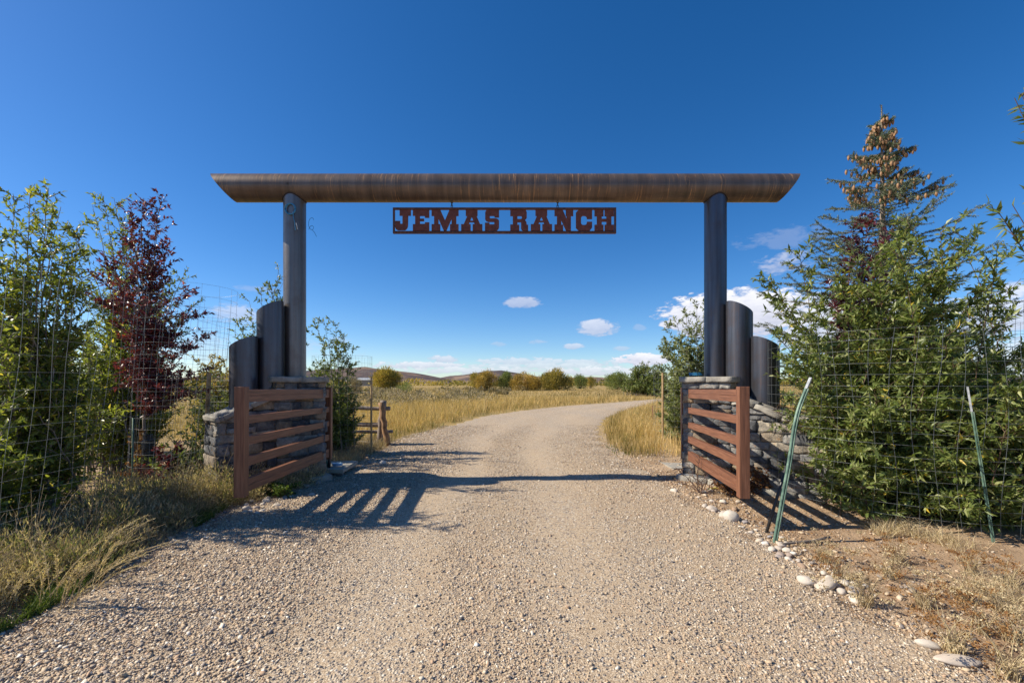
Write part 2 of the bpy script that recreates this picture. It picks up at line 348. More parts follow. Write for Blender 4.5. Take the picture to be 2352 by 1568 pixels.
def gravelb(t, p):
    o = t.pos()
    big = t.noise(.55, 5, .6, t.map(o, (1.6, .35, 1))); med = t.noise(3.5, 6, .6, o)
    cell = t.new('ShaderNodeTexVoronoi'); cell.inputs['Scale'].default_value = 62; t.link(o, cell.inputs['Vector'])
    cell2 = t.new('ShaderNodeTexVoronoi'); cell2.inputs['Scale'].default_value = 140; t.link(o, cell2.inputs['Vector'])
    sp = t.new('ShaderNodeSeparateColor'); t.link(cell.outputs['Color'], sp.inputs[0])
    sp2 = t.new('ShaderNodeSeparateColor'); t.link(cell2.outputs['Color'], sp2.inputs[0])
    dirt = t.ramp(med, [(.3, (.33, .235, .14)), (.55, (.43, .31, .19)), (.8, (.5, .375, .24))])
    st = t.ramp(sp.outputs[0], [(0, (.2, .18, .165)), (.2, (.33, .27, .215)), (.55, (.46, .37, .27)), (.85, (.53, .45, .34)), (1, (.66, .6, .51))])
    st2 = t.ramp(sp2.outputs[0], [(0, (.16, .125, .095)), (.35, (.36, .27, .18)), (.7, (.5, .39, .26)), (1, (.72, .63, .49))])
    uu = t.attr(); wv = t.math('ADD', uu, t.math('MULTIPLY', t.math('SUBTRACT', t.noise(.35, 4, .6, o), .5), .09))
    tr = t.ramp(wv, [(0, (0,) * 3), (.24, (.1,) * 3), (.36, (1,) * 3), (.5, (.15,) * 3), (.6, (.35,) * 3), (.7, (1,) * 3), (.84, (.1,) * 3), (1, (0,) * 3)])
    dirt = t.mix(t.math('MULTIPLY', tr, .5), t.mix(.35, dirt, (.29, .24, .19)), (.58, .43, .275))
    c = t.mix(.62, dirt, st2)
    cover = t.ramp(t.math('ADD', big, t.math('MULTIPLY', t.math('SUBTRACT', med, .5), .6)), [(.38, (.06,) * 3), (.62, (.6,) * 3)])
    sel = t.math('LESS_THAN', sp.outputs[1], cover)
    c = t.mix(sel, c, st)
    t.link(c, p.inputs['Base Color'])
    h = t.math('MULTIPLY', t.math('SUBTRACT', 1, t.math('MULTIPLY', cell.outputs['Distance'], 1.6)), sel)
    h2 = t.math('SUBTRACT', 1, cell2.outputs['Distance'])
    b1 = t.bump(h, .8, .012); b2 = t.bump(h2, .5, .005, b1); t.link(b2, p.inputs['Normal'])
M['gravel'] = mat('gravel surface', gravelb, .92, 0, .2)
def groundb(t, p):
    o = t.pos(); sx = t.new('ShaderNodeSeparateXYZ'); t.link(o, sx.inputs[0])
    far = t.math('MULTIPLY', t.math('SUBTRACT', sx.outputs[1], 8.5), .2, clamp=True)
    n = t.noise(2.2, 7, .65, o); nf = t.noise(.06, 6, .6, t.map(o, (.5, 1.6, 1))); nf2 = t.noise(.9, 6, .7, o)
    dirt = t.ramp(n, [(.3, (.24, .16, .1)), (.55, (.4, .285, .185)), (.75, (.52, .4, .275))])
    sp = t.ramp(t.voro(70, o), [(.15, (1.25, 1.22, 1.15)), (.5, (.9,) * 3)])
    dirt = t.mix(.6, dirt, sp, 'MULTIPLY')
    field = t.ramp(nf, [(.3, (.2, .17, .08)), (.45, (.34, .25, .1)), (.6, (.42, .3, .125)), (.75, (.24, .2, .1))])
    field = t.mix(.7, field, t.ramp(nf2, [(.3, (.55,) * 3), (.7, (1.25, 1.2, 1.1))]), 'MULTIPLY')
    t.link(t.mix(far, dirt, field), p.inputs['Base Color'])
    b1 = t.bump(t.noise(22, 7, .7, o), .7, .03); t.link(t.bump(t.voro(60, o), .5, .01, b1), p.inputs['Normal'])
M['ground'] = mat('dirt and dry meadow ground', groundb, .95, 0, .15)
def hillb(t, p):
    o = t.pos(); n = t.noise(.004, 8, .65, o); n2 = t.noise(.03, 6, .7, o)
    c = t.ramp(n, [(.32, (.075, .075, .085)), (.5, (.15, .115, .105)), (.62, (.27, .2, .15)), (.8, (.16, .13, .12))])
    c = t.mix(.6, c, t.ramp(n2, [(.35, (.6, .62, .7)), (.65, (1.15, 1.1, 1.05))]), 'MULTIPLY')
    t.link(c, p.inputs['Base Color'])
M['hill'] = mat('sage covered hill', hillb, 1, 0, 0)

# ---------------------------------------------------------------- ground, drive, hills
LE = np.array([(-.5, -3.1), (2.76, -3.1), (3.26, -3.12), (4.18, -3.28), (5.62, -3.40), (6.6, -3.0), (7.3, -2.85), (8.4, -2.75), (10.9, -2.75), (12.5, -3.0), (13.5, -2.87), (17.2, -2.15),
               (21.7, -1.3), (25.9, .6), (31.3, 3.7), (36.2, 7.8), (45, 14.5), (60, 28)])
RE = np.array([(-.5, 2.4), (2.37, 2.4), (3.47, 2.4), (4.5, 2.52), (5.4, 2.45), (6.5, 2.35), (7.8, 2.35), (8.6, 2.2), (11.6, 2.27), (15.5, 2.9), (20.4, 4.2), (27.2, 6.9), (38, 12.3), (45, 17.5), (60, 31)])
def XL(y): return np.interp(y, LE[:, 0], LE[:, 1])
def XR(y): return np.interp(y, RE[:, 0], RE[:, 1])
def wob(x, y): return (np.sin(x * 1.7 + y * .6) * np.sin(y * 1.3 - x * .4) + .5 * np.sin(x * 4.1 + 1) * np.sin(y * 3.7 + 2) + .25 * np.sin(x * 9.3) * np.sin(y * 8.1))
def gh(x, y):         # ground height beside the drive
    x = np.asarray(x, float); y = np.asarray(y, float)
    off = np.maximum(np.maximum(XL(y) - x, x - XR(y)), 0)
    k = np.clip(off / .6, 0, 1) * np.clip((40 - y) / 20, 0, 1)
    return k * (.02 + .03 * wob(x, y)) - .004
def nonuni(lim, fine, n1, n2):
    a = np.linspace(0, fine, n1); b = fine * (lim / fine) ** np.linspace(0, 1, n2)[1:]
    return np.concatenate([a, b])
xs = nonuni(6000, 12, 100, 24); xs = np.concatenate([-xs[:0:-1], xs])
ys = np.concatenate([-nonuni(400, 3, 8, 6)[:0:-1], nonuni(6000, 30, 210, 30)])
XX, YY = np.meshgrid(xs, ys); ZZ = gh(XX, YY)
def grid(nx, ny):
    i = np.arange(ny - 1)[:, None] * nx; j = np.arange(nx - 1)[None]
    return np.stack([i + j, i + j + 1, i + nx + j + 1, i + nx + j], -1).reshape(-1, 4)
g = npmesh('ground', np.stack([XX, YY, ZZ], -1).reshape(-1, 3), grid(len(xs), len(ys)), M['ground'], smooth=True); tag(g, kind='structure')
yy = np.concatenate([np.arange(-.5, 14, .09), np.arange(14, 60, .3)])
u = np.linspace(0, 1, 64)
edge_l = XL(yy) + .09 * np.sin(yy * 5.3) + .06 * np.sin(yy * 13.1 + 1) + rng.normal(0, .02, len(yy)); edge_r = XR(yy) + .09 * np.sin(yy * 4.7 + 2) + .05 * np.sin(yy * 11.9) + rng.normal(0, .02, len(yy))
DX = edge_l[:, None] * (1 - u) + edge_r[:, None] * u; DY = np.repeat(yy[:, None], len(u), 1)
DZ = .006 + .012 * (1 + wob(DX * .9, DY * .45)) * np.clip(np.minimum(u, 1 - u) * 12, 0, 1)
DZ = np.where((u[None] == 0) | (u[None] == 1), -.01, DZ + .004)
g = npmesh('gravel_drive', np.stack([DX, DY, DZ], -1).reshape(-1, 3), grid(len(u), len(yy)), M['gravel'], smooth=True, tint=np.tile(u, len(yy))); tag(g, kind='structure')

def ridge(name, dist, prof, depth, amp=6):
    # prof: (print x, print y of crest); a rounded ridge running across the view
    px = np.array([p[0] for p in prof]); py = np.array([p[1] for p in prof])
    X = np.linspace(px[0], px[-1], 160); Y = np.interp(X, px, py)
    k = np.ones(9) / 9; Y = np.convolve(np.pad(Y, 4, 'edge'), k, 'valid')
    wx = (X - 1176) * dist / FP; hz = EYE + (HOR - Y) * dist / FP
    rows = 26; v = np.linspace(0, 1, rows)
    V = []
    for r_ in v:
        s = math.sin(r_ * math.pi) ** .9
        yy_ = dist + (r_ - .5) * depth
        zz = hz * s - 3 + amp * s * np.array([mnoise.fractal(Vector((a * .006, yy_ * .006, 3.1)), 1, 2, 5) for a in wx]) * (1 if r_ < .5 else 1) * (0 if abs(r_ - .5) < .03 else 1)
        V.append(np.stack([wx * (1 + (r_ - .5) * depth / dist * .0), np.full_like(wx, yy_), zz], -1))
    o = npmesh(name, np.vstack(V), grid(len(X), rows), M['hill'], smooth=True); return tag(o, kind='structure')
ridge('hill', 3000, [(380, 872), (600, 858), (730, 850), (790, 845), (850, 844), (900, 849), (960, 856), (1010, 866), (1060, 878), (1090, 884)], 1500, 9)
ridge('hill', 3900, [(940, 884), (1000, 868), (1060, 861), (1120, 851), (1150, 850), (1185, 855), (1220, 862), (1260, 867), (1310, 874), (1360, 884)], 1700, 11)
ridge('hill', 4800, [(1240, 884), (1300, 868), (1340, 864), (1390, 866), (1420, 872), (1500, 878), (1700, 872), (1900, 866), (2200, 862), (2600, 870)], 1800, 14)

# ---------------------------------------------------------------- gravel stones (uncountable)
def pebbles(name, x, y, z, s, t_, flat=.6, m='pebble'):
    N = len(x)
    base = np.array([(-1, -1, -1), (1, -1, -1), (1, 1, -1), (-1, 1, -1), (-1, -1, 1), (1, -1, 1), (1, 1, 1), (-1, 1, 1)], float) * .62
    F0 = np.array([(0, 3, 2, 1), (4, 5, 6, 7), (0, 1, 5, 4), (1, 2, 6, 5), (2, 3, 7, 6), (3, 0, 4, 7)])
    v = base[None] * (1 + rng.uniform(-.3, .3, (N, 8, 3)))
    v *= (np.stack([s * rng.uniform(.8, 1.35, N), s * rng.uniform(.7, 1.05, N), s * flat * rng.uniform(.7, 1.2, N)], -1) / 2)[:, None]
    a = rng.uniform(0, 6.283, N); ti = rng.normal(0, .35, (N, 2))
    v[:, :, 2] += v[:, :, 0] * ti[:, :1] + v[:, :, 1] * ti[:, 1:]
    c, s_ = np.cos(a)[:, None], np.sin(a)[:, None]
    vx = v[:, :, 0] * c - v[:, :, 1] * s_ + x[:, None]; vy = v[:, :, 0] * s_ + v[:, :, 1] * c + y[:, None]; vz = v[:, :, 2] + z[:, None]
    V = np.stack([vx, vy, vz], -1).reshape(-1, 3); F = (np.arange(N)[:, None, None] * 8 + F0[None]).reshape(-1, 4)
    return npmesh(name, V, F, M[m], None, False, np.repeat(t_, 8))
N = 520000
y = 1.9 + 15 * rng.random(N) ** 1.75
x = XL(y) - .25 + (XR(y) - XL(y) + .5) * rng.random(N)
uu = (x - XL(y)) / (XR(y) - XL(y))
track = np.exp(-((uu - .40 - .015 * np.sin(y)) / .07) ** 2) * .95 + np.exp(-((uu - .67 + .02 * np.sin(y * .8)) / .07) ** 2) * .95
dens = np.clip(1.0 - track + .3 * wob(x * 1.1, y * .6), .05, 1) * np.clip(1.2 - (y - 3) / 13, .08, 1)
dens *= np.interp(uu, [0, .2, .3, .42, .5, .58, .66, .85, .93, 1], [1, 1, .6, .28, .9, .6, .28, .6, 1, .8])
k = rng.random(N) < dens; x, y, uu = x[k], y[k], uu[k]
s = np.exp(rng.normal(math.log(.0088), .47, len(x))) * np.where(uu < .3, 1.22, 1) * (1 + np.clip(y - 5, 0, 9) * .05)
s = np.clip(s, .006, .038)
edg = np.clip(np.minimum(uu, 1 - uu) * 12, 0, 1)
z = np.where((uu > 0) & (uu < 1), .010 + .012 * (1 + wob(x * .9, y * .45)) * edg, gh(x, y)) + s * .12
tag(pebbles('gravel', x, y, z, s, rng.random(len(x))), 'loose pale tan and grey gravel stones covering the drive', 'gravel', kind='stuff')
# coarse stones and clods beyond the edges
N = 9000
y = rng.uniform(2.2, 12, N); side = rng.random(N) < .72
x = np.where(side, XR(y) + np.abs(rng.normal(0, .9, N)), XL(y) - np.abs(rng.normal(0, .35, N)))
s = np.clip(np.exp(rng.normal(math.log(.018), .5, N)), .008, .06)
tag(pebbles('rubble', x, y, gh(x, y) + s * .15, s, rng.random(N) * .9), 'small stones and clods strewn on the dirt beside the drive', 'rubble', kind='stuff')

# ---------------------------------------------------------------- the steel gateway
BY = 7.3; BZ = 4.685; BR = .215; CR = .168
def beam_mesh():
    m = Mesh(); n = 64; xs_ = np.linspace(0, 1, 60); V = []
    th = np.arange(n) * 2 * math.pi / n; zz = np.sin(th) * BR; yy_ = np.cos(th) * BR
    k = (zz + BR) / (2 * BR)
    xl = -4.44 + (-4.79 + 4.44) * k; xr = 4.27 + (4.575 - 4.27) * k
    for s_ in xs_: V.append(np.stack([xl + (xr - xl) * s_, yy_, zz], -1))
    for s_, rr in ((1, .94), (0, .94)): pass
    inner = []
    for s_ in xs_[::-1]: inner.append(np.stack([xl + (xr - xl) * s_, yy_ * .985, zz * .985], -1))
    rings = V + inner; R_ = len(rings); V = np.vstack(rings)
    F = []
    for i in range(R_):
        i2 = (i + 1) % R_
        for j in range(n): F.append((i * n + j, i * n + (j + 1) % n, i2 * n + (j + 1) % n, i2 * n + j))
    return V, np.array(F)[:, ::-1]
arch = empty('gateway_arch', (0, BY, 0), 0, 'tall steel pipe gateway of two posts carrying one long rust streaked crossbeam', 'gateway')
V, F = beam_mesh()
o = npmesh('beam', V, F, M['steel_beam'], arch, 2); o.location = (0, 0, BZ)
def pipe(zlo, ztop_in, ztop_out, dx, r=CR, wall=.012):
    # dx: unit outward direction (x, y); the top is cut on a slant, high on the inner side
    n = 48; th = np.arange(n) * 2 * math.pi / n; c, s_ = np.cos(th), np.sin(th)
    k = (c * dx[0] + s_ * dx[1] + 1) / 2; top = ztop_in + (ztop_out - ztop_in) * k
    rings = []
    for f in np.linspace(0, 1, 14): rings.append(np.stack([c * r, s_ * r, zlo + (top - zlo) * f], -1))
    for f in (1, .5, 0): rings.append(np.stack([c * (r - wall), s_ * (r - wall), zlo + (top - zlo) * f], -1))
    V = np.vstack(rings); F = []
    for i in range(len(rings)):
        i2 = (i + 1) % len(rings)
        for j in range(n): F.append((i * n + j, i * n + (j + 1) % n, i2 * n + (j + 1) % n, i2 * n + j))
    return V, np.array(F)
for sx_, X0, mm in ((-1, -3.485, 'steel_warm'), (1, 3.262, 'steel_pipe')):
    # saddle-cut top hugging the beam
    n = 48; th = np.arange(n) * 2 * math.pi / n; c, s_ = np.cos(th) * CR, np.sin(th) * CR
    top = BZ - np.sqrt(BR ** 2 - s_ ** 2) + .004
    rings = [np.stack([c, s_, 1.6 + (top - 1.6) * f], -1) for f in np.linspace(0, 1, 24)]
    V = np.vstack(rings); F = [(i * n + j, i * n + (j + 1) % n, (i + 1) * n + (j + 1) % n, (i + 1) * n + j) for i in range(23) for j in range(n)]
    o = npmesh('post', V, F, M[mm], arch, True); o.location = (X0, 0, 0)
    w = Mesh(); a = np.linspace(0, 2 * math.pi, 60)
    w.tube(np.stack([np.cos(a) * (CR + .003), np.sin(a) * (CR + .003), BZ - np.sqrt(BR ** 2 - (np.sin(a) * CR) ** 2) - .006], -1), .009, 6)
    o = w.build('weld', M['chain'], arch); o.location = (X0, 0, 0)
# rivet-like bolt holes on the beam
for X0 in (-3.49, 3.25):
    w = Mesh(); w.tube([(X0, -BR * .93 - .02, BZ - BR * .1), (X0, -BR * .93 + .03, BZ - BR * .1 + .01)], .013, 8); w.build('bolt', M['chain'], arch)

WD = .67, -.74
GRP = 'cut steel pipes stepping down beside the posts'
for sx_, X0, mm, lab in ((-1, -3.485, 'steel_dark', 'left'), (1, 3.262, 'steel_pipe', 'right')):
    for i, (zin, zout) in enumerate(((2.83, 2.62), (2.26, 2.07))):
        px_, py_ = X0 + sx_ * .67 * .37 * (i + 1), BY - .74 * .37 * (i + 1)
        V, F = pipe(.9, zin, zout, (sx_ * 1., 0.), .188)
        o = npmesh('steel_pipe', V, F, M[mm], None, 2); o.location = (px_, py_, 0)
        w1 = 'taller' if i == 0 else 'shorter'
        w2 = 'beside the post holding the blue rope coil' if sx_ < 0 else 'beside the blue-grey post without a rope'
        tag(o, f'{w1} slant-topped steel pipe {w2}', 'pipe', GRP)

# ---------------------------------------------------------------- stone walls
bmc = bmesh.new(); bmesh.ops.create_cube(bmc, size=2); bmesh.ops.subdivide_edges(bmc, edges=bmc.edges[:], cuts=3, use_grid_fill=True)
CUBE = np.array([v.co[:] for v in bmc.verts]); CF = np.array([[v.index for v in f.verts] for f in bmc.faces]); bmc.free()
rs = np.random.default_rng(5)
def block(m, c, half, ax, tint, rough=.015, rnd=.085):
    v = CUBE.copy(); sph = unit(v) * 1.25
    v = v * (1 - rnd) + sph * rnd
    v = v * half
    off = np.array([mnoise.noise_vector(Vector((*(p * 9 + c * 7),)))[:] for p in v]) * rough
    off2 = np.array([mnoise.noise_vector(Vector((*(p * 30 + c * 7),)))[:] for p in v]) * rough * .9
    v = v + off + off2
    A = np.array(ax); m.add(c + v @ A, CF, tint)
def stone_run(m, O, ud, nd, length, hfun, seedh=0, zlo=-.05, proud=.0):
    # courses of stones on the plane through O along ud with outward normal nd
    z = zlo; up = np.array([0, 0, 1.]); hmax = max(hfun(0), hfun(length), hfun(length / 2))
    while z < hmax - .02:
        ch = rs.uniform(.09, .19); s_ = -rs.uniform(0, .05)
        if hmax - (z + ch) < .05: ch = hmax - z
        while s_ < length:
            w = rs.uniform(.13, .42) * (1 if ch > .12 else 1.15); e = min(s_ + w, length)
            if length - e < .09: e = length
            a = max(s_, 0); top = min(z + ch, hfun((a + e) / 2), max(hfun(a), hfun(e)))
            if top - z > .035 and e - a > .03:
                spl = ch > .15 and rs.random() < .3
                parts_ = [(z, top)] if not spl or top - z < .12 else [(z, z + (top - z) * .48), (z + (top - z) * .5, top)]
                for (z0, z1) in parts_:
                    hx, hz = (e - a) / 2 - .001, (z1 - z0) / 2 - .001; dp = .085
                    c = O + ud * (a + e) / 2 + up * (z0 + z1) / 2 + nd * (proud - dp + rs.uniform(-.005, .04))
                    block(m, c, np.array([hx, dp, hz]), [ud, nd, up], float(np.clip(rs.beta(.95, 1.05), 0, 1)))
            s_ = e
        z += ch
def slab(m, O, ud, bd, s0, s1, z0, z1, th, dep, over, joints, tint=.5):
    # rough slab of pieces laid along ud, from s0,z0 to s1,z1
    up = np.array([0, 0, 1.]); cuts = np.concatenate([[0], np.sort(joints), [1]])
    for a, b in zip(cuts[:-1], cuts[1:]):
        sa, sb = s0 + (s1 - s0) * a, s0 + (s1 - s0) * b; za, zb = z0 + (z1 - z0) * a, z0 + (z1 - z0) * b
        d = ud * (sb - sa) + up * (zb - za); L = np.linalg.norm(d); d = d / L; n = unit(np.cross(d, bd)); n = n if n[2] > 0 else -n
        c = O + ud * (sa + sb) / 2 + up * (za + zb) / 2 + bd * (dep / 2 - over) - n * th / 2
        block(m, c, np.array([L / 2 - .003, dep / 2 + over * .5, th / 2]), [d, bd, n], tint + rs.uniform(-.2, .2), .01, .05)
def stone_wall(sx, O, wlen, lab):
    O = np.array([O[0], O[1], 0.]); ud = np.array([sx * .67, -.742, 0]); ud /= np.linalg.norm(ud)
    nd = np.array([-sx * .742, -.67, 0]); nd /= np.linalg.norm(nd); bd = -nd
    root = empty('stone_wall', tuple(O), 0, lab, 'stone wall')
    Z = np.zeros(3)
    # pillar
    m = Mesh(); PL, PD, PH = .74, .70, 1.575
    f = lambda s: PH
    stone_run(m, Z, ud, nd, PL, f); stone_run(m, Z + bd * PD, bd * -1, -ud, PD, f); stone_run(m, Z + ud * PL + bd * PD, -ud, bd, PL, f)
    stone_run(m, Z + ud * PL, bd, ud, PD, f)
    m.build('pillar', M['stone'], root, True)
    c = Mesh()
    def core(a, b, d0, d1, h0, h1):
        vs = [Z + ud * s_ + bd * d_ + np.array([0, 0, z_]) for s_, z_ in ((a, -.1), (b, -.1), (b, h1), (a, h0)) for d_ in (d0, d1)]
        c.add(vs, [(0, 2, 4, 6)[::-1], (1, 3, 5, 7), (0, 1, 3, 2), (4, 5, 7, 6), (2, 3, 5, 4), (0, 6, 7, 1)])
    core(.03, PL - .03, .035, PD - .03, PH - .02, PH - .02)
    TH = .56; hA, hB, hC = 1.42, 1.11, 1.1
    def hw(s_): s_ = s_ + PL; return float(np.interp(s_, [PL, 1.45, wlen + .001], [hA - .06, hB - .03, hC - .06]))
    core(PL + .01, 1.45, .04, TH - .04, hw(0) - .03, hw(1.45 - PL) - .03); core(1.45, wlen - .04, .04, TH - .04, hw(1.45 - PL) - .03, hw(wlen - PL) - .03)
    c.build('mortar', M['mortar'], root, False)
    m = Mesh(); L2 = wlen - PL
    stone_run(m, Z + ud * (PL + .005), ud, nd, L2, hw)
    stone_run(m, Z + ud * wlen + bd * TH, -ud, bd, L2, lambda s_: hw(L2 - s_)); stone_run(m, Z + ud * wlen, bd, ud, TH, lambda s_: hw(L2))
    m.build('wing', M['stone'], root, True)
    m = Mesh(); slab(m, Z, ud, bd, -.045, PL + .05, PH + .085, PH + .085, .085, PD + .0, .05, [.52]); m.build('cap', M['cap'], root, True)
    m = Mesh(); slab(m, Z, ud, bd, PL + .01, 1.45, hA, hB + .01, .07, TH, .05, [.5]); slab(m, Z, ud, bd, 1.44, wlen + .05, hB + .01, hC, .07, TH, .05, [.45]); m.build('coping', M['cap'], root, True)
    m = Mesh(); slab(m, Z, ud, bd, -.08, wlen * .8, .1, .1, .1, PD, .07, [.3, .6], .3); m.build('footing', M['cap'], root, True)
    return root
stone_wall(-1, (-3.0, 7.3), 1.5, 'shaded grey rubble stone wall behind the gate nearest the log fence')
stone_wall(1, (2.75, 7.29), 2.0, 'sunlit grey stone wall with diagonal gate shadows, beside the large leafy bush')

# ---------------------------------------------------------------- gates
def make_gate(hinge, near, label, flip):
    L = math.hypot(near[0] - hinge[0], near[1] - hinge[1]); a = math.atan2(near[1] - hinge[1], near[0] - hinge[0])
    root = empty('gate', (hinge[0], hinge[1], 0), a, label, 'gate', 'pair of open red brown entrance gates')
    root.rotation_euler = (0, R(-.72), a)
    e = 1.525
    T = .062
    for (z0, z1, two) in ((e - .077 + .012, e - .215 + .012, 1), (e - .354, e - .441, 0), (e - .587, e - .677, 0), (e - .807, e - .907, 0), (e - 1.046, e - 1.186, 1)):
        bm = bmesh.new()
        if two:
            zm = (z0 + z1) / 2; h = (z0 - z1) / 2
            add_box(bm, (L / 2, 0, zm + h / 2 + .0012), (L - .16, T, h - .0024), .003); add_box(bm, (L / 2, 0, zm - h / 2 - .0012), (L - .16, T, h - .0024), .003)
            add_box(bm, (L / 2, 0, zm), (L - .17, T - .012, .02), 0)
        else: add_box(bm, (L / 2, 0, (z0 + z1) / 2), (L - .16, T, z0 - z1), .004)
        bmobj('rail', bm, M['gatewood'], root)
    for xx, w in ((.045, .09), (L - .055, .11)):
        bm = bmesh.new(); add_box(bm, (xx, 0, e - .63), (w, .105, 1.19), .005); bmobj('stile', bm, M['gatestile'], root)
    for zz in (e - .25, e - 1.0):
        bm = bmesh.new(); add_box(bm, (-.07, 0, zz), (.17, .012, .05), .002)
        r = bmesh.ops.create_cone(bm, segments=12, radius1=.016, radius2=.016, depth=.11, cap_ends=True); bmesh.ops.translate(bm, vec=(-.015, 0, zz), verts=r['verts'])
        bmobj('hinge', bm, M['chain'], root)
    return root
make_gate((-3.06, 7.62), (-2.925, 4.86), 'red brown five rail gate seen from its shaded side by the log fence', 1)
make_gate((2.88, 7.62), (2.47, 4.82), 'sunlit red brown five rail gate beside the bent green post', -1)

# ---------------------------------------------------------------- sign
A = [(845, 407), (948, 407), (948, 462), (940, 462), (970, 530), (990, 530), (990, 587), (905, 587), (905, 530), (922, 530), (916, 515), (878, 515), (872, 530), (888, 530), (888, 587), (805, 587), (805, 530), (828, 530), (858, 462), (845, 462)]
AH = [(897, 470), (911, 501), (884, 501)]
LET = [
 ('J', [(270, 405), (368, 405), (368, 460), (345, 460), (343, 545), (336, 566), (318, 582), (255, 582), (240, 574), (232, 558), (232, 503), (275, 503), (275, 527), (295, 527), (295, 460), (270, 460)], []),
 ('E', [(385, 405), (528, 405), (528, 477), (490, 477), (490, 462), (447, 462), (447, 484), (483, 484), (483, 506), (447, 506), (447, 528), (490, 528), (490, 515), (528, 515), (528, 587), (385, 587), (385, 530), (405, 530), (405, 460), (385, 460)], []),
 ('M', [(548, 405), (622, 405), (665, 497), (706, 405), (783, 405), (783, 462), (763, 462), (763, 530), (783, 530), (783, 587), (708, 587), (708, 530), (722, 530), (722, 487), (676, 587), (654, 587), (608, 487), (608, 530), (624, 530), (624, 587), (548, 587), (548, 530), (570, 530), (570, 462), (548, 462)], []),
 ('A', A, [AH]),
 ('S', [(1040, 407), (1088, 407), (1096, 411), (1100, 407), (1135, 407), (1135, 475), (1095, 475), (1095, 462), (1055, 462), (1055, 482), (1110, 482), (1128, 490), (1135, 502), (1135, 558), (1128, 574), (1112, 587), (1062, 587), (1050, 580), (1046, 587), (1012, 587), (1012, 518), (1052, 518), (1052, 532), (1093, 532), (1093, 512), (1040, 512), (1022, 504), (1014, 490), (1014, 430), (1024, 414)], []),
 ('R', [(1232, 407), (1350, 407), (1368, 414), (1376, 430), (1376, 478), (1360, 497), (1372, 508), (1376, 535), (1388, 535), (1388, 587), (1348, 587), (1332, 580), (1326, 566), (1326, 515), (1295, 515), (1295, 535), (1311, 535), (1311, 587), (1232, 587), (1232, 533), (1254, 533), (1254, 463), (1232, 463)], [[(1295, 463), (1328, 463), (1336, 475), (1328, 487), (1295, 487)]]),
 ('A', [(a + 606, b) for a, b in A], [[(a + 606, b) for a, b in AH]]),
 ('N', [(1617, 407), (1687, 407), (1722, 485), (1722, 463), (1715, 463), (1715, 407), (1780, 407), (1780, 463), (1760, 463), (1760, 587), (1718, 587), (1676, 498), (1676, 535), (1692, 535), (1692, 587), (1617, 587), (1617, 533), (1638, 533), (1638, 463), (1617, 463)], []),
 ('C', [(1830, 407), (1885, 407), (1894, 414), (1900, 407), (1944, 407), (1944, 488), (1898, 488), (1898, 473), (1884, 462), (1860, 462), (1848, 475), (1848, 525), (1860, 537), (1885, 537), (1898, 525), (1898, 510), (1944, 510), (1944, 560), (1922, 587), (1828, 587), (1803, 562), (1803, 433)], []),
 ('H', [(1965, 407), (2043, 407), (2043, 465), (2028, 465), (2028, 485), (2068, 485), (2068, 465), (2053, 465), (2053, 407), (2133, 407), (2133, 465), (2112, 465), (2112, 535), (2133, 535), (2133, 587), (2053, 587), (2053, 535), (2068, 535), (2068, 510), (2028, 510), (2028, 535), (2043, 535), (2043, 587), (1965, 587), (1965, 535), (1985, 535), (1985, 465), (1965, 465)], [])]
sign = empty('ranch_sign', (-.12, BY, 4.37), 0, 'hanging rusty cut-out steel sign reading JEMAS RANCH under the crossbeam', 'sign')
def sx2(zx): return ((900 + zx * .2806) * .9408 - 1176) * BY / FP + .12
def sz2(zy): return -.008 - (zy - 398) / 190 * .368 * .99
for name, outl, holes in LET:
    loops = [outl] + holes; pts = [[Vector((sx2(a), 0, sz2(b))) for a, b in lp] for lp in loops]
    tri = tessellate_polygon([[Vector((p.x, p.z, 0)) for p in lp] for lp in pts])
    flat = [p for lp in pts for p in lp]; n = len(flat); th = .008
    vs = [(p.x, -th, p.z) for p in flat] + [(p.x, th, p.z) for p in flat]
    fs = [tuple(tr) for tr in tri] + [tuple(i + n for i in tr[::-1]) for tr in tri]; k0 = 0
    for lp in pts:
        m_ = len(lp)
        for i in range(m_): a, b = k0 + i, k0 + (i + 1) % m_; fs.append((a, b, b + n, a + n))
        k0 += m_
    me = bpy.data.meshes.new('letter'); me.from_pydata(vs, [], fs); me.update()
    bm = bmesh.new(); bm.from_mesh(me); bmesh.ops.recalc_face_normals(bm, faces=bm.faces); bm.to_mesh(me); bm.free()
    link('letter', me, M['sign'], sign)
x0, x1 = sx2(213), sx2(2152); z0, z1 = 0, -.412
bm = bmesh.new()
for (c, s_) in (((x0 + x1) / 2, 0, z0 - .014), (x1 - x0, .05, .028)), (((x0 + x1) / 2, 0, z1 + .014), (x1 - x0, .05, .028)), ((x0 + .014, 0, (z0 + z1) / 2), (.028, .048, z0 - z1 - .058)), ((x1 - .014, 0, (z0 + z1) / 2), (.028, .048, z0 - z1 - .058)):
    add_box(bm, c, s_, .003)
bmobj('frame', bm, M['signframe'], sign)
bm = bmesh.new(); add_box(bm, ((x0 + x1) / 2, .012, z1 + .036), (x1 - x0 - .06, .006, .022), 0); bmobj('base_strip', bm, M['sign'], sign)
for X0 in (sx2(724), sx2(1644)):
    m = Mesh()
    for i, zz in enumerate((.095, .06, .025)):
        a = np.linspace(0, 2 * math.pi, 17); el_ = np.stack([np.cos(a) * (.013 if i % 2 == 0 else .002), np.cos(a) * (.002 if i % 2 == 0 else .013), np.sin(a) * .026], -1) + (X0, 0, zz)
        m.tube(el_, .0055, 6)
    m.build('chain', M['chain'], sign)

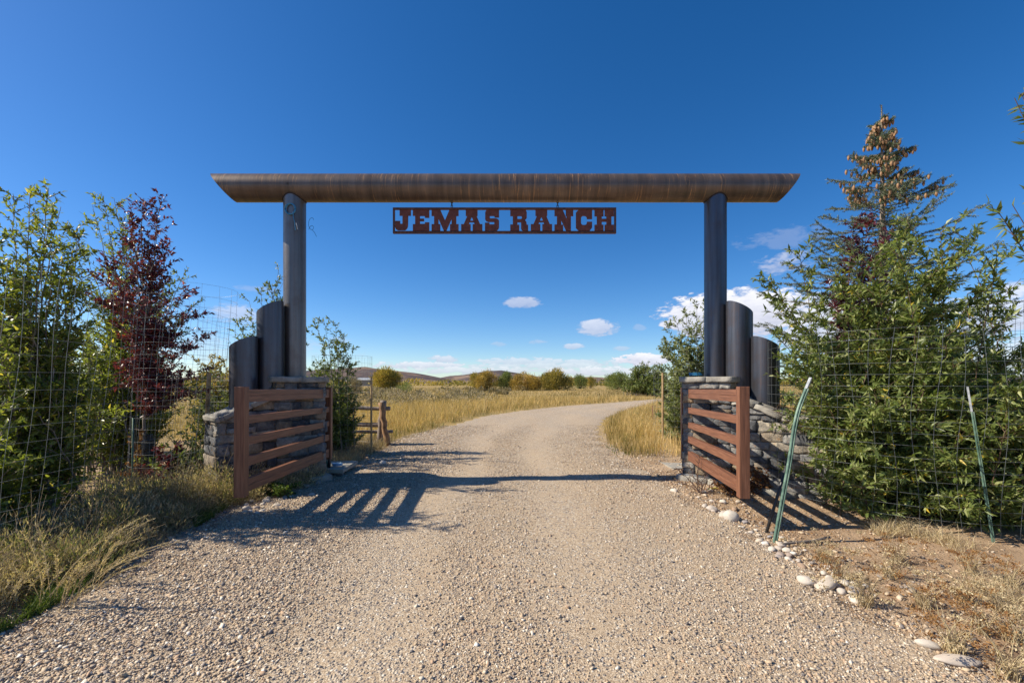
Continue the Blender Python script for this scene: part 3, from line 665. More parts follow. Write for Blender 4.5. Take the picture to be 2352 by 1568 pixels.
# ---------------------------------------------------------------- rope coil, wire
def coil(name, c, r, n, m, label, cat, plane='xz', tail=None, rad=.006, jit=.012):
    M_ = Mesh(); a = np.linspace(0, 2 * math.pi * n, 40 * n); rr = r + .5 * jit * np.sin(a * .37) + rng.normal(0, jit * .12, len(a)).cumsum() * .1
    ox = np.sin(a * .13) * jit; dd = np.linspace(-.012, .012, len(a))
    if plane == 'xz': pts = np.stack([np.cos(a) * rr + ox, dd, np.sin(a) * rr * 1.05], -1)
    else: pts = np.stack([np.cos(a) * rr + ox, np.sin(a) * rr, (dd + .02) * 1.5], -1)
    M_.tube(pts, rad, 6)
    if tail is not None: M_.tube(np.array(tail), rad, 6)
    o = M_.build(name, M[m]); o.location = c; return tag(o, label, cat)
p = P(666, 480, BY - CR - .02)
coil('rope_coil', tuple(p), .075, 5, 'rope', 'coil of blue rope hung on the post just under the crossbeam', 'rope', tail=[(.05, -.01, -.05), (.055, 0, -.14), (.075, 0, -.22), (.085, 0, -.33)])
tp = P(680, 512, BY - CR - .03); m = Mesh()
m.tube([tp, tp + (.02, -.01, -.05), tp + (.025, 0, -.1)], .005, 6); o = m.build('rope_end', M['postwhite'], None)
o.parent = bpy.data.objects['rope_coil']; o.matrix_parent_inverse = Matrix.Translation(-Vector(p))
pw = P(708, 505, BY); a = np.linspace(0, 9, 60); m = Mesh()
m.tube(np.stack([.045 + .04 * np.cos(a), .0 * a, -.02 * a + .06 * np.sin(a)], -1), .0035, 5); m.tube([(.06, 0, -.16), (.1, 0, -.2), (.135, 0, -.27)], .0035, 5)
o = m.build('wire_loop', M['rope']); o.location = tuple(pw); tag(o, 'thin loose loop of blue wire sticking out from the roped post', 'wire')
p = P(1597, 864, 7.25); coil('rope_pile', (p[0], p[1], 1.675), .085, 6, 'rope', 'small heap of blue rope on the pillar cap above the sunlit gate', 'rope', 'xy', rad=.008)

# ---------------------------------------------------------------- slabs and small clutter
slabt = empty('concrete_slab', (-3.05, 8.0, 0), 0, 'thick concrete slab raised on small stones beside the shaded pillar', 'slab')
bm = bmesh.new(); vs = [(-.2, -.42), (.24, -.44), (.2, .42), (-.28, .42)]
top = [bm.verts.new((a, b, .13)) for a, b in vs]; bot = [bm.verts.new((a, b, .065)) for a, b in vs]; bm.faces.new(top); bm.faces.new(bot[::-1])
for i in range(4): bm.faces.new((top[i - 1], bot[i - 1], bot[i], top[i]))
bmesh.ops.recalc_face_normals(bm, faces=bm.faces); bmesh.ops.bevel(bm, geom=bm.edges[:], offset=.008, segments=2, affect='EDGES'); bmobj('slab_top', bm, M['concrete'], slabt)
m = Mesh()
for a, b in ((-.1, -.33), (.12, -.3), (.1, .25), (-.15, .25)): block(m, np.array([a, b, .03]), np.array([.07, .06, .04]), np.eye(3), .4)
m.build('footing', M['stone'], slabt)
coil('hose_coil', (-3.02, 7.85, .135), .075, 4, 'ropepale', 'pale blue hose coil lying on the concrete slab', 'hose', 'xy', rad=.009)
jar = empty('jar', (-3.17, 7.75, .13), 0, 'small greenish glass jar standing on the concrete slab', 'jar')
m = Mesh(); m.tube([(0, 0, 0), (0, 0, .01), (0, 0, .09), (0, 0, .105), (0, 0, .13)], [.034, .04, .04, .025, .024], 16, cap=True); m.build('body', M['postgreen'], jar)
m = Mesh(); m.tube([(0, 0, .13), (0, 0, .15)], [.027, .027], 16, cap=True); m.build('lid', M['postwhite'], jar)
m = Mesh(); m.tube([(0, 0, 0), (0, 0, .12), (.01, 0, .17)], [.025, .025, .012], 10, cap=True); o = m.build('bottle', M['black']); o.location = (-3.1, 7.72, .13); tag(o, 'small black bottle between the glass jar and the hose coil', 'bottle')
bm = bmesh.new(); q = [G(1517, 1066), G(1548, 1081), G(1575, 1080), G(1574, 1069)]
top = [bm.verts.new((a[0], a[1], .045)) for a in q]; bot = [bm.verts.new((a[0], a[1], -.02)) for a in q]; bm.faces.new(top); bm.faces.new(bot[::-1])
for i in range(4): bm.faces.new((top[i - 1], bot[i - 1], bot[i], top[i]))
bmesh.ops.recalc_face_normals(bm, faces=bm.faces); tag(bmobj('paving_stone', bm, M['concrete']), 'flat tan paving stone lying in dirt behind the sunlit gate', 'paving stone')
m = Mesh(); q = [G(1630, 1131), G(1645, 1129), G(1660, 1130), G(1672, 1129)]; 
for dz in (0, .004): m.tube([a + np.array([0, dz * 8, .035 + .012 * math.sin(i * 2) + dz]) for i, a in enumerate(q)], .014, 5)
tag(m.build('strap', M['yellow']), 'bright yellow strap lying in the weeds under the sunlit gate', 'strap')
q = [G(1795, 1256), G(1830, 1252), G(1870, 1248), G(1905, 1240)]; m = Mesh(); m.tube([a + np.array([0, 0, .03]) for a in q], .013, 8); tag(m.build('pipe', M['bark']), 'thin grey pipe lying on the dirt by the foot of the green post', 'pipe')

# bent green post and leaning black bar
gp = empty('bent_post', tuple(G(1777, 1244)), 0, 'bent green steel fence post leaning in front of the large bush', 'fence post')
b0 = G(1777, 1244); d = b0[1]; pts = np.array([P(x_, y_, d + k_) - b0 for x_, y_, k_ in ((1777, 1250, 0), (1795, 1150, .02), (1812, 1060, .05), (1822, 985, .08), (1832, 940, .1), (1848, 900, .13), (1862, 868, .18))])
m = Mesh(); tt = np.linspace(0, 1, 24); pp = np.stack([np.interp(tt, np.linspace(0, 1, 7), pts[:, i]) for i in range(3)], -1); k = np.ones(3) / 3
for i in range(3): pp[1:-1, i] = np.convolve(pp[:, i], k, 'valid')
m.tube(pp[:21], .017, 4); m.tube(pp[:21] + (.016, -.014, 0), .009, 4)
m.build('shaft', M['postgreen'], gp, False); m = Mesh(); m.tube(pp[20:], .017, 4, cap=True); m.build('tip', M['postwhite'], gp, False)
b0 = G(1757, 1222); p1 = P(1832, 970, 5.25); m = Mesh(); m.tube([b0 + (0, 0, -.05), b0 * .5 + p1 * .5 + (.02, 0, 0), p1], [.016, .016, .014], 6, cap=True); tag(m.build('black_rod', M['black']), 'thin black rod leaning behind the bent green post', 'rod')
tpst = empty('fence_post', tuple(G(2285, 1252)), 0, 'dark green steel post with a white tip against the wire fence', 'fence post')
b0 = G(2285, 1252); p1 = P(2222, 888, b0[1] + .1) - b0; m = Mesh(); m.tube([(0, 0, -.1), p1 * .84], .011, 4); m.tube([(.01, -.01, -.1), p1 * .84 + (.01, -.01, 0)], .006, 4); m.build('shaft', M['postgreen'], tpst, False)
m = Mesh(); m.tube([p1 * .84, p1], .0115, 4, cap=True); m.build('tip', M['postwhite'], tpst, False)

# ---------------------------------------------------------------- wire fences and cages
def wire_net(path, zlevels, nv, lean, m=None, r=.0021, jit=.006, closed=False):
    # path: function s in 0..1 -> (x, y); lean(z) -> xy offset
    m = m or Mesh(); S = np.linspace(0, 1, 70)
    for z in zlevels:
        pts = np.array([[*(np.array(path(s_)) + lean(z)), z] for s_ in S]); pts[:, 2] += np.cumsum(rng.normal(0, jit * .35, len(S))) * .5; pts[:, :2] += rng.normal(0, jit * .5, (len(S), 2))
        m.tube(pts, r, 3)
    for s_ in np.linspace(0, 1, nv, endpoint=not closed):
        zz = np.linspace(zlevels[0], zlevels[-1], 10); pts = np.array([[*(np.array(path(s_ + .004 * math.sin(z * 3 + s_ * 40))) + lean(z)), z] for z in zz]); m.tube(pts, r, 3)
    return m
def ring(cx, cy, r, a0=0, a1=2 * math.pi, sq=1.0): return lambda s_: (cx + r * math.cos(a0 + (a1 - a0) * s_), cy + r * sq * math.sin(a0 + (a1 - a0) * s_))
def poly(pts):
    pts = np.array(pts, float); d = np.r_[0, np.cumsum(np.linalg.norm(np.diff(pts, axis=0), axis=1))]; d /= d[-1]
    return lambda s_: (float(np.interp(s_, d, pts[:, 0])), float(np.interp(s_, d, pts[:, 1])))
ZL = [.05, .13, .21, .3, .4, .5, .62, .75, .9, 1.05, 1.2, 1.35, 1.5, 1.65, 1.8, 1.95, 2.1, 2.25, 2.4, 2.55]
f1 = empty('wire_fence', (-4.3, 4, 0), 0, 'tall galvanised wire mesh fence in front of the green and purple trees', 'fence')
m = wire_net(poly([(-4.3, 2.6), (-4.25, 4.0), (-4.3, 5.2), (-4.48, 6.4), (-4.62, 7.0), (-4.72, 7.25), (-4.95, 7.4), (-5.3, 7.3)]), ZL, 38, lambda z: np.array([.11 * z * (z > 0), 0]) * .9, r=.0015)
o = m.build('wire_mesh', M['wire'], f1); o.location = (4.3, -4, 0)
GS = 'wooden stakes holding the wire'
def stake(x, y0, y1, label, d=None, w=.022, lean=0, m='stake'):
    b = G(x, y0) if d is None else np.array([(x - 1176) * d / FP, d, 0]); top = EYE + (HOR - y1) * b[1] / FP
    M_ = Mesh(); M_.tube([(0, 0, -.1), (lean * .5, 0, top / 2), (lean, 0, top)], w, 6, cap=True); o = M_.build('wooden_stake', M[m], None, False); o.location = tuple(b); return tag(o, label, 'stake', GS)
stake(471, 1116, 855, 'brown wooden stake at the corner of the tall fence beside the stone wall', lean=.06, w=.03)
stake(853, 1045, 866, 'thin grey wooden stake in front of the log fence post', w=.022)
stake(1522, 1026, 856, 'pale wooden stake at the wire cage left of the blue-grey post', w=.026)
sp_ = empty('steel_stake', tuple(G(303, 1150)), 0, 'dark green steel stake standing behind the mesh by the trunk guard', 'stake'); m = Mesh(); b0 = G(303, 1150); m.tube([(0, 0, -.05), (-.0, .02, 1.1)], .014, 4, cap=True); m.build('shaft', M['postgreen'], sp_)
# cages
def cage(c, r, h, label, base, nv=26, levels=13, lean=(0, 0), sq=1.0, wr=.0017):
    root = empty('wire_cage', (c[0], c[1], 0), 0, label, 'wire cage'); zl = np.linspace(.06, h, levels)
    m = wire_net(ring(0, 0, r, sq=sq), list(zl), nv, lambda z: np.array(lean) * z, r=wr, closed=True); m.build('wire_mesh', M['wire'], root); return root
cage((-5.05, 6.9), .62, 2.98, 'tall wire cage with a leaning rim behind the purple tree', 0, 17, 18, (.06, 0), wr=.0015)
cage((-3.72, 10.0), .62, 2.15, 'round wire cage around the slim willow by the log fence', 0, 24, 14)
cage((4.5, 11.7), .82, 2.0, 'round wire cage around the willow behind the blue-grey post', 0, 30, 14)
cage((4.95, 5.85), 1.45, 2.15, 'wide wire cage bulging with the large leafy bush', 0, 52, 18)
cage((7.2, 7.3), .7, 2.75, 'tall wire cage at the picture edge beyond the large bush', 0, 22, 20)
cage((4.25, 8.4), .5, 2.1, 'narrow wire cage between the shorter pipe and the large bush', 0, 20, 14)
# roll end of the fence
m = Mesh(); 
for dx in (0, .03, .055, .08): m.tube([(dx, 0, .0), (dx + .01, .01, .6), (dx + .02, 0, 1.12)], .0028, 4)
for z in np.linspace(.04, 1.1, 13): m.tube([(-.12, .02, z + .02), (.0, 0, z), (.05, -.01, z + .008), (.1, 0, z - .004)], .0026, 4)
o = m.build('wire_roll', M['wire']); o.location = tuple(G(487, 1112)); tag(o, 'bright folded end of wire mesh standing against the shaded stone wall', 'wire roll')

# ---------------------------------------------------------------- log fence
lf = empty('log_fence', (-3.25, 11.5, 0), 0, 'rustic log fence with two crossed end logs and three rails', 'fence')
def log(name, a, b, r, m, j=.012):
    M_ = Mesh(); n = 10; tt = np.linspace(0, 1, n)[:, None]; pts = np.array(a) * (1 - tt) + np.array(b) * tt; pts += rng.normal(0, j, pts.shape) * np.sin(tt * math.pi)
    M_.tube(pts, r * rng.uniform(.85, 1.12, n), 10, cap=True); return M_.build(name, M[m], lf)
log('post', (-.12, .05, -.05), (-.0, .02, 1.12), .075, 'log'); log('post', (.14, -.12, -.05), (-.03, -.1, 1.08), .07, 'logorange')
log('rail', (.14, .1, .92), (-2.6, .12, .88), .05, 'log'); log('rail', (.06, .1, .50), (-2.6, .12, .5), .055, 'log'); log('rail', (.18, .22, .32), (-2.6, .2, .28), .045, 'log'); log('rail', (.0, -.12, .06), (-2.6, -.1, .05), .06, 'log')
pst = Mesh()
log('post', (-2.5, .05, -.05), (-2.45, .02, 1.12), .07, 'log')
rp = Mesh(); rp.tube([(0, 0, -.1), (0, 0, .75)], .012, 5, cap=True); o = rp.build('rusty_stake', M['sign']); o.location = (5.1, 16.5, 0); tag(o, 'thin rusty stake in the golden grass beyond the wire cage', 'stake')

# ---------------------------------------------------------------- trees and bushes
def bez(a, c, b, n): t_ = np.linspace(0, 1, n)[:, None]; return a * (1 - t_) ** 2 + 2 * c * t_ * (1 - t_) + b * t_ ** 2
def shrub(name, base, tips,  label, cat, leaf, bark, ntw=16, twl=.5, per=10, L=.07, Wd=.02, t0=.15, r0=.02, spread=.9, up=.35, group=None, droop=.15, seed=1, tmean=.45, jb=.12, single=False, leafalong=14, yellow=0, prune=None):
    r = np.random.default_rng(seed); base = np.array([base[0], base[1], 0.])
    root = empty(name, tuple(base), 0, label, cat, group); m = Mesh(); lv = Leaves()
    if single:
        tr = np.array(single); m.tube(tr - base if False else tr, np.linspace(r0 * 1.6, r0 * .7, len(tr)), 8)
    for tip in tips:
        tip = np.array(tip, float) - base
        if single:
            st = tr[r.integers(len(tr) // 2, len(tr))] if len(tr) > 2 else tr[-1]
        else: st = np.array([*r.normal(0, jb, 2), 0.])
        ctrl = st + (tip - st) * np.array([.25, .25, .6]) + np.array([*r.normal(0, .06, 2), 0])
        pts = bez(st, ctrl, tip, 14); pts[1:-1] += r.normal(0, .008, (12, 3))
        m.tube(pts, np.linspace(r0 * (.6 if single else 1), .0025, 14), 5)
        def put(q, dr, n_, Lf):
            n_ = max(int(n_), 1); s_ = r.random(n_)
            idx = s_ * (len(q) - 1); i0 = np.minimum(idx.astype(int), len(q) - 2); f = (idx - i0)[:, None]
            pp_ = q[i0] * (1 - f) + q[i0 + 1] * f
            tg = unit(q[i0 + 1] - q[i0]); sd_ = unit(r.normal(size=(n_, 3)))
            d_ = unit(tg * .75 + sd_ * .75 + np.array([0, 0, -.12])); nr = unit(r.normal(size=(n_, 3)) + np.array([0, 0, .8]))
            ln = Lf * r.uniform(.6, 1.2, n_)
            tt = np.clip(r.normal(tmean, .23, n_), 0, .93); tt = np.where(r.random(n_) < yellow, 1.0, tt)
            wd = ln * (Wd / L) * r.uniform(.8, 1.2, n_)
            if prune is not None:
                kp = prune(pp_ + base); pp_, d_, nr, ln, wd, tt = pp_[kp], d_[kp], nr[kp], ln[kp], wd[kp], tt[kp]
            if len(pp_): lv.add(pp_, d_, nr, ln, wd, tt)
        put(pts[9:], None, leafalong, L)
        H = tip[2]
        for _ in range(ntw):
            tq = t0 + (1 - t0) * r.random() ** .9; idx = tq * 13; i0 = min(int(idx), 12); p0 = pts[i0] + (pts[i0 + 1] - pts[i0]) * (idx - i0)
            tg = unit(pts[i0 + 1] - pts[i0]); a = r.uniform(0, 2 * math.pi)
            d_ = unit(tg * .7 + spread * np.array([math.cos(a), math.sin(a), 0]) + np.array([0, 0, up])); ln = twl * (1.15 - .65 * tq) * r.uniform(.5, 1.2)
            q = bez(p0, p0 + d_ * ln * .5, p0 + d_ * ln + np.array([0, 0, -.12 * ln]), 6)
            m.tube(q, np.linspace(.0045, .0015, 6), 3); put(q, d_, per * r.uniform(.7, 1.3) * (.5 + ln / twl), L)
    m.build('trunk' if single else 'stems', M[bark], root); o = lv.build('crown', M[leaf], root, droop)
    # keep foliage above the ground
    n_ = len(o.data.vertices); co = np.empty(n_ * 3, np.float32); o.data.vertices.foreach_get('co', co); co[2::3] = np.maximum(co[2::3], .015); o.data.vertices.foreach_set('co', co)
    return root
def tipset(pts, d, dj, r=None, more=0, zr=(.35, 1.0), rr=np.random.default_rng(3)):
    # outline tips given on the print at depth d +- dj, plus random inner tips
    out = [P(x_, y_, d + rr.uniform(-dj, dj)) for x_, y_ in pts]; n = len(out)
    for _ in range(more):
        a, b = out[rr.integers(n)], out[rr.integers(n)]; f = rr.random(); q = a * f + b * (1 - f); q = q.copy(); q[1] += rr.uniform(-dj, dj); q[2] *= rr.uniform(*zr); out.append(q)
    return out
# left green trees
shrub('green_tree', (-5.35, 5.1), tipset([(-60, 450), (-20, 520), (30, 445), (70, 425), (112, 432), (140, 475), (178, 520), (60, 560), (10, 600), (120, 590), (-100, 600), (190, 620)], 5.15, .5, more=52, zr=(.3, .97)),
      'leafy green tree nearest the picture edge behind the tall mesh fence', 'tree', 'willow_left', 'bark', 30, .5, 19, .064, .024, .06, .014, seed=2, group='green trees behind the tall fence', yellow=.02)
shrub('green_tree', (-6.9, 8.2), tipset([(212, 470), (232, 441), (262, 455), (285, 492), (300, 560), (200, 590), (330, 600), (175, 640), (350, 690), (390, 640), (426, 625)], 8.2, .5, more=48, zr=(.25, .93)),
      'green tree with a thin pointed top just left of the purple crown', 'tree', 'willow_left', 'bark', 28, .6, 18, .075, .028, .06, .016, seed=4, group='green trees behind the tall fence', yellow=.02)
# purple tree
tr = [(0, 0, 0), (.02, 0, .5), (.0, .0, 1.0), (.03, .02, 1.6), (.05, 0, 2.2)]
shrub('purple_tree', (-5.62, 6.95), tipset([(300, 470), (330, 455), (372, 450), (360, 500), (300, 530), (385, 560), (240, 585), (225, 640), (430, 660), (470, 720), (482, 760), (420, 800), (250, 700), (300, 760), (400, 880), (460, 850), (455, 900), (350, 620), (340, 560), (300, 840), (360, 930)], 6.8, .5, more=10, zr=(.6, 1)),
      'purple leaved tree with a pale slender trunk rising above a black guard', 'tree', 'purple', 'bark', 25, .42, 15, .064, .026, .2, .018, seed=9, single=tr, yellow=.04)
tg = empty('trunk_guard', (-5.62, 6.95, 0), 0, 'black corrugated tube guard around the foot of the purple tree', 'trunk guard'); m = Mesh(); zz = np.linspace(0, .78, 90)
pts = np.stack([.05 - .0 * zz + .05 * np.sin(zz * 3.4) - .02, 0 * zz, zz], -1); m.tube(pts, .085 + .006 * np.sin(zz * 240) - .02 * (zz > .7), 18); m.build('tube', M['black'], tg)
shrub('purple_sucker', (-5.1, 6.55), [np.array([-5.1 + a, 6.5 + b, h]) for a, b, h in ((-.2, 0, .35), (.25, 0, .5), (.1, -.1, .65), (.35, .1, .35), (-.1, -.2, .3), (.2, .2, .7), (.4, -.1, .22))], 'low clump of dark purple leaves beside the black trunk guard', 'shrub', 'purple', 'bark_dark', 8, .2, 8, .08, .045, .2, .006, seed=10, jb=.1)
shrub('red_creeper', (-5.62, 6.85), [np.array([-5.62 + a, 6.8 + b, h]) for a, b, h in ((-.1, 0, .75), (.05, 0, .6), (-.05, -.1, .4), (.0, .1, .85), (-.15, -.1, .25))], 'orange red leaves climbing beside the black trunk guard', 'shrub', 'rust', 'bark_dark', 8, .14, 9, .05, .03, .1, .005, seed=11, jb=.08, tmean=.6)
# saplings behind the steel pipes and posts
shrub('willow_tree', (-4.9, 9.0), tipset([(545, 740), (572, 690), (600, 665), (640, 620), (625, 655), (650, 650), (580, 760), (660, 700), (560, 820), (700, 760)], 9.0, .4, more=16), 'slim green willow rising behind the taller slanted pipe', 'tree', 'willow', 'bark', 22, .45, 16, .085, .028, .1, .014, seed=12, group='willows behind the gateway')
shrub('willow_tree', (-3.82, 10.0), tipset([(720, 735), (742, 728), (770, 740), (790, 770), (812, 800), (800, 860), (790, 900), (815, 930), (715, 850), (740, 800), (700, 900)], 9.9, .4, more=44, zr=(.15, .95)), 'slim green willow in the cage next to the log fence', 'tree', 'willow', 'bark', 24, .42, 14, .08, .026, .03, .011, seed=13, group='willows behind the gateway', tmean=.4)
shrub('willow_tree', (4.75, 11.8), tipset([(1530, 750), (1552, 735), (1575, 722), (1600, 690), (1525, 800), (1520, 860), (1545, 800), (1620, 700), (1660, 730), (1530, 930), (1700, 760), (1590, 740), (1690, 850)], 11.8, .6, more=80, zr=(.1, .98)), 'pale green willow behind the blue-grey post and its wire cage', 'tree', 'willow_pale', 'bark', 28, .5, 18, .095, .03, .05, .018, seed=14, group='willows behind the gateway')
# the big bush on the right
OUT = [(1770, 650), (1790, 700), (1760, 745), (1835, 580), (1850, 640), (1900, 600), (1960, 570), (2010, 590), (2070, 560), (2110, 545), (2160, 530), (2200, 560), (2240, 555), (2290, 600), (2320, 580), (2345, 640), (2370, 700), (2080, 500), (2190, 520),
       (1810, 780), (1800, 820), (1830, 860), (1880, 930), (1910, 1000), (1930, 1080), (2400, 760), (2420, 850), (2440, 950), (1920, 900), (2000, 640), (2250, 660), (2130, 620)]
shrub('large_bush', (5.0, 5.85), tipset(OUT, 5.7, .75, more=150, zr=(.1, .98), rr=np.random.default_rng(8)) + [np.array([a, 4.48 + .25 * abs(a - 4.9) + b, h]) for a, b, h in zip(np.random.default_rng(5).uniform(3.7, 6.6, 70), np.random.default_rng(6).uniform(-.15, .5, 70), np.random.default_rng(7).uniform(.1, 1.5, 70))], 'large dense green willow bush bulging through the wire cage beside the driveway', 'bush', 'willow', 'twigred', 29, .5, 18, .095, .028, .03, .009, prune=lambda q: ~((q[:, 2] < 1.5) & (q[:, 0] < 3.62)), seed=20, jb=.45, tmean=.5, yellow=.012)
# low skirt of the same bush: a second smaller bush in front
shrub('leafy_bush', (5.6, 4.75), [np.array([5.6 + a, 4.75 + b, h]) for a, b, h in zip(rng.uniform(-1.0, .9, 26), rng.uniform(-.25, .5, 26), rng.uniform(.4, 1.5, 26))], 'low green bush with yellow leaves at the foot of the white tipped post', 'bush', 'willow', 'twigred', 16, .35, 12, .1, .034, .05, .01, seed=21, jb=.4, yellow=.05)
shrub('dark_bush', (7.0, 6.9), tipset([(2330, 700), (2280, 720), (2360, 800), (2300, 900), (2380, 900), (2240, 850), (2250, 760)], 6.9, .4, more=20, zr=(.2, 1)), 'green bush beyond the large bush at the picture edge', 'bush', 'willow', 'bark', 18, .45, 12, .09, .028, .05, .014, seed=22, jb=.3, tmean=.35)
shrub('purple_tree', (5.75, 7.7), tipset([(1935, 590), (1955, 555), (1985, 530), (2000, 480), (1965, 500), (1900, 640), (2050, 520), (2020, 600), (2070, 600), (1930, 660), (1985, 640)], 7.6, .4, more=14, zr=(.7, 1)), 'purple leaved tree half hidden in front of the spruce', 'tree', 'purple', 'bark_dark', 20, .34, 16, .075, .03, .35, .018, seed=23, tmean=.35)
# branches of a tree standing outside the frame
shrub('overhanging_tree', (4.9, 3.6), [P(2330, 225, 3.55), P(2295, 490, 3.5), P(2345, 215, 3.6), P(2325, 470, 3.7), P(2350, 520, 3.6), P(2400, 300, 3.6), P(2420, 420, 3.6), P(2400, 560, 3.5)], 'green leafy branch tips reaching in at the upper picture edge', 'tree', 'willow', 'twigred', 16, .3, 8, .1, .026, .3, .012, seed=24, jb=.1, leafalong=6)
# leafy bushes further left behind the fence
shrub('yellow_bush', (-8.6, 14.0), tipset([(455, 830), (480, 815), (510, 820), (525, 850), (440, 870), (500, 880), (530, 900)], 14, .8, more=30, zr=(.2, 1)), 'yellow green bush seen through the cage beside the shorter pipe', 'bush', 'yellowbush', 'bark', 14, .7, 16, .12, .05, .05, .014, seed=25, jb=.4)
rr_ = np.random.default_rng(31)
for i, (bx, by, h, n, lab, lf_) in enumerate(((-6.9, 7.6, 2.6, 30, 'dense green bush deep behind the tall mesh fence', 'willow_left'), (-8.4, 9.4, 2.3, 34, 'broad yellow green bush behind the dense green one', 'yellowbush'), (-6.2, 9.6, 1.7, 24, 'low olive bush behind the purple tree', 'greenbush'), (-5.15, 4.35, 1.5, 26, 'low green bush right against the tall mesh fence', 'willow_left'), (-4.72, 6.75, .7, 12, 'small olive bush near the outer end of the shaded wall', 'greenbush'))):
    shrub('green_bush', (bx, by), [np.array([bx + a * (1 if n > 26 else .45), by + b * (1 if n > 26 else .5), h * c]) for a, b, c in zip(rr_.normal(0, .7, n), rr_.normal(0, .5, n), rr_.uniform(.3, 1, n))], lab, 'bush', lf_, 'bark', 16, .5, 13, .085, .032, .03, .014, seed=30 + i, jb=.35, yellow=.03)
# dry plants
def dryplant(name, at, tips, label, leaf='rust', **k): return shrub(name, (at[0], at[1]), [np.array([at[0] + a, at[1] + b, h]) for a, b, h in tips], label, 'plant', leaf, 'bark_dark', **k)
a0 = G(1612, 1135); dryplant('dry_weed', a0, [(-.35, 0, .35), (-.2, .1, .45), (0, 0, .55), (.2, 0, .4), (.35, .1, .35), (.1, -.1, .5), (-.4, 0, .2), (.42, 0, .2), (-.1, -.1, .3)], 'spindly tan branching weed at the foot of the sunlit gate', 'grass', ntw=9, twl=.2, per=4, L=.025, Wd=.005, t0=.2, r0=.006, seed=40, jb=.02)
r2 = np.random.default_rng(41)
for i, (px_, py_, n, lab) in enumerate(((1735, 1135, 16, 'dry rust brown plant beneath the free end of the sunlit gate'), (1775, 1110, 16, 'brown withered plant against the sunlit stone wall'), (1690, 1140, 10, 'small rust brown weed between the gate and the black rod'))):
    a0 = G(px_, py_); dryplant('withered_plant', a0, [(a, b, h) for a, b, h in zip(r2.normal(0, .22, n), r2.normal(0, .15, n), r2.uniform(.1, .38, n))], lab, ntw=9, twl=.16, per=9, L=.035, Wd=.02, t0=.1, r0=.004, seed=42 + i, jb=.15, group='withered plants under the sunlit gate')
a0 = G(640, 1140); dryplant('ground_plant', a0, [(a, b, h) for a, b, h in zip(r2.normal(0, .16, 20), r2.normal(0, .12, 20), r2.uniform(.06, .18, 20))], 'low bright green plant on the ground below the shaded gate', 'greengrass', ntw=8, twl=.12, per=9, L=.045, Wd=.03, t0=.1, r0=.004, seed=50, jb=.1)

# spruce
def spruce(base, H, label):
    r = np.random.default_rng(60); root = empty('spruce_tree', (base[0], base[1], 0), 0, label, 'spruce'); m = Mesh(); lv = Leaves(); cones = []
    m.tube([(0, 0, 0), (.03, 0, H * .5), (0, 0, H)], [.13, .07, .008], 9)
    z = .5
    def twig(q0, d, ln, rad=.004):
        q = bez(q0, q0 + d * ln * .5, q0 + d * ln + np.array([0, 0, .08 * ln]), 5); m.tube(q, np.linspace(rad, .002, 5), 4)
        n_ = int(ln * 260) + 8; s_ = r.random(n_) * 3.999; i0 = s_.astype(int); f = (s_ - i0)[:, None]; pp_ = q[i0] * (1 - f) + q[i0 + 1] * f; tg = unit(q[i0 + 1] - q[i0])
        lv.add(pp_, unit(tg * .55 + unit(r.normal(size=(n_, 3)))), unit(r.normal(size=(n_, 3))), r.uniform(.028, .05, n_), .009, np.clip(r.normal(.5, .22, n_), 0, 1)); return q
    while z < H - .35:
        f = z / H; br = min(.14 + .5 * (H - .3 - z), 1.9)
        for j in range(7 if f < .9 else 5):
            a = r.uniform(0, 2 * math.pi) if r.random() < .4 else j * 2 * math.pi / 7 + z * 2.1 + r.normal(0, .25); L = br * r.uniform(.35, 1.15)
            d = np.array([math.cos(a), math.sin(a), 0]); p0 = np.array([0, 0, z + r.uniform(-.08, .08)]); end = p0 + d * L + np.array([0, 0, r.uniform(.0, .3) * L + .03])
            q = bez(p0, p0 + d * L * .55 - np.array([0, 0, .06 * L]), end, 9); m.tube(q, np.linspace(.008 + .012 * (1 - f), .003, 9), 4)
            side = np.array([-d[1], d[0], 0])
            for i in range(2, 9):
                for sg in (-1, 1):
                    tl = min(.36 * L, .4) * (1 - i / 12) * r.uniform(.5, 1.1) + .04
                    tq = twig(q[i], unit(d * .8 + sg * side * r.uniform(.5, .9) + np.array([0, 0, r.normal(.05, .15)])), tl)
                    if f > .5 and r.random() < .34: cones.append(tq[r.integers(2, 5)])
            twig(q[6], unit(q[8] - q[6]), np.linalg.norm(q[8] - q[6]) * 1.1)
            for i in range(3, 9):
                if f > .5 and r.random() < .3: cones.append(q[i])
        z += (.2 if f < .8 else .17)
    twig(np.array([0, 0, H - .75]), np.array([0, 0, 1.]), .7, .006)
    m.build('trunk', M['bark'], root); lv.build('foliage', M['needle'], root, 0)
    cm = Mesh(); tt = np.linspace(0, 1, 7); cm.tube(np.stack([0 * tt, 0 * tt, -.085 * tt], -1), .019 * np.sin(np.clip(tt * 2.6 + .35, 0, math.pi * .93)) + .004, 8); c0 = None
    cones = sorted(cones, key=lambda c: -c[2] + c[1] * .3); hi = cones[:100]; rest = cones[100:430]
    for c in hi:
        if c0 is None: c0 = cm.build('cone', M['cone'], root); o = c0
        else: o = c0.copy(); COL.objects.link(o); o.parent = root
        o.location = tuple(c - np.array([0, 0, .01])); o.rotation_euler = (r.normal(0, .18), r.normal(0, .18), r.uniform(0, 6)); s_ = r.uniform(.85, 1.25); o.scale = (s_, s_, s_ * r.uniform(.9, 1.2))
    cm = Mesh()
    for c in rest: cm.tube(np.stack([0 * tt, 0 * tt, -.09 * tt], -1) + c, .019 * np.sin(np.clip(tt * 2.6 + .35, 0, math.pi * .93)) + .004, 6)
    o = cm.build('lower_cones', M['cone'], root); o['kind'] = 'stuff'
    return root
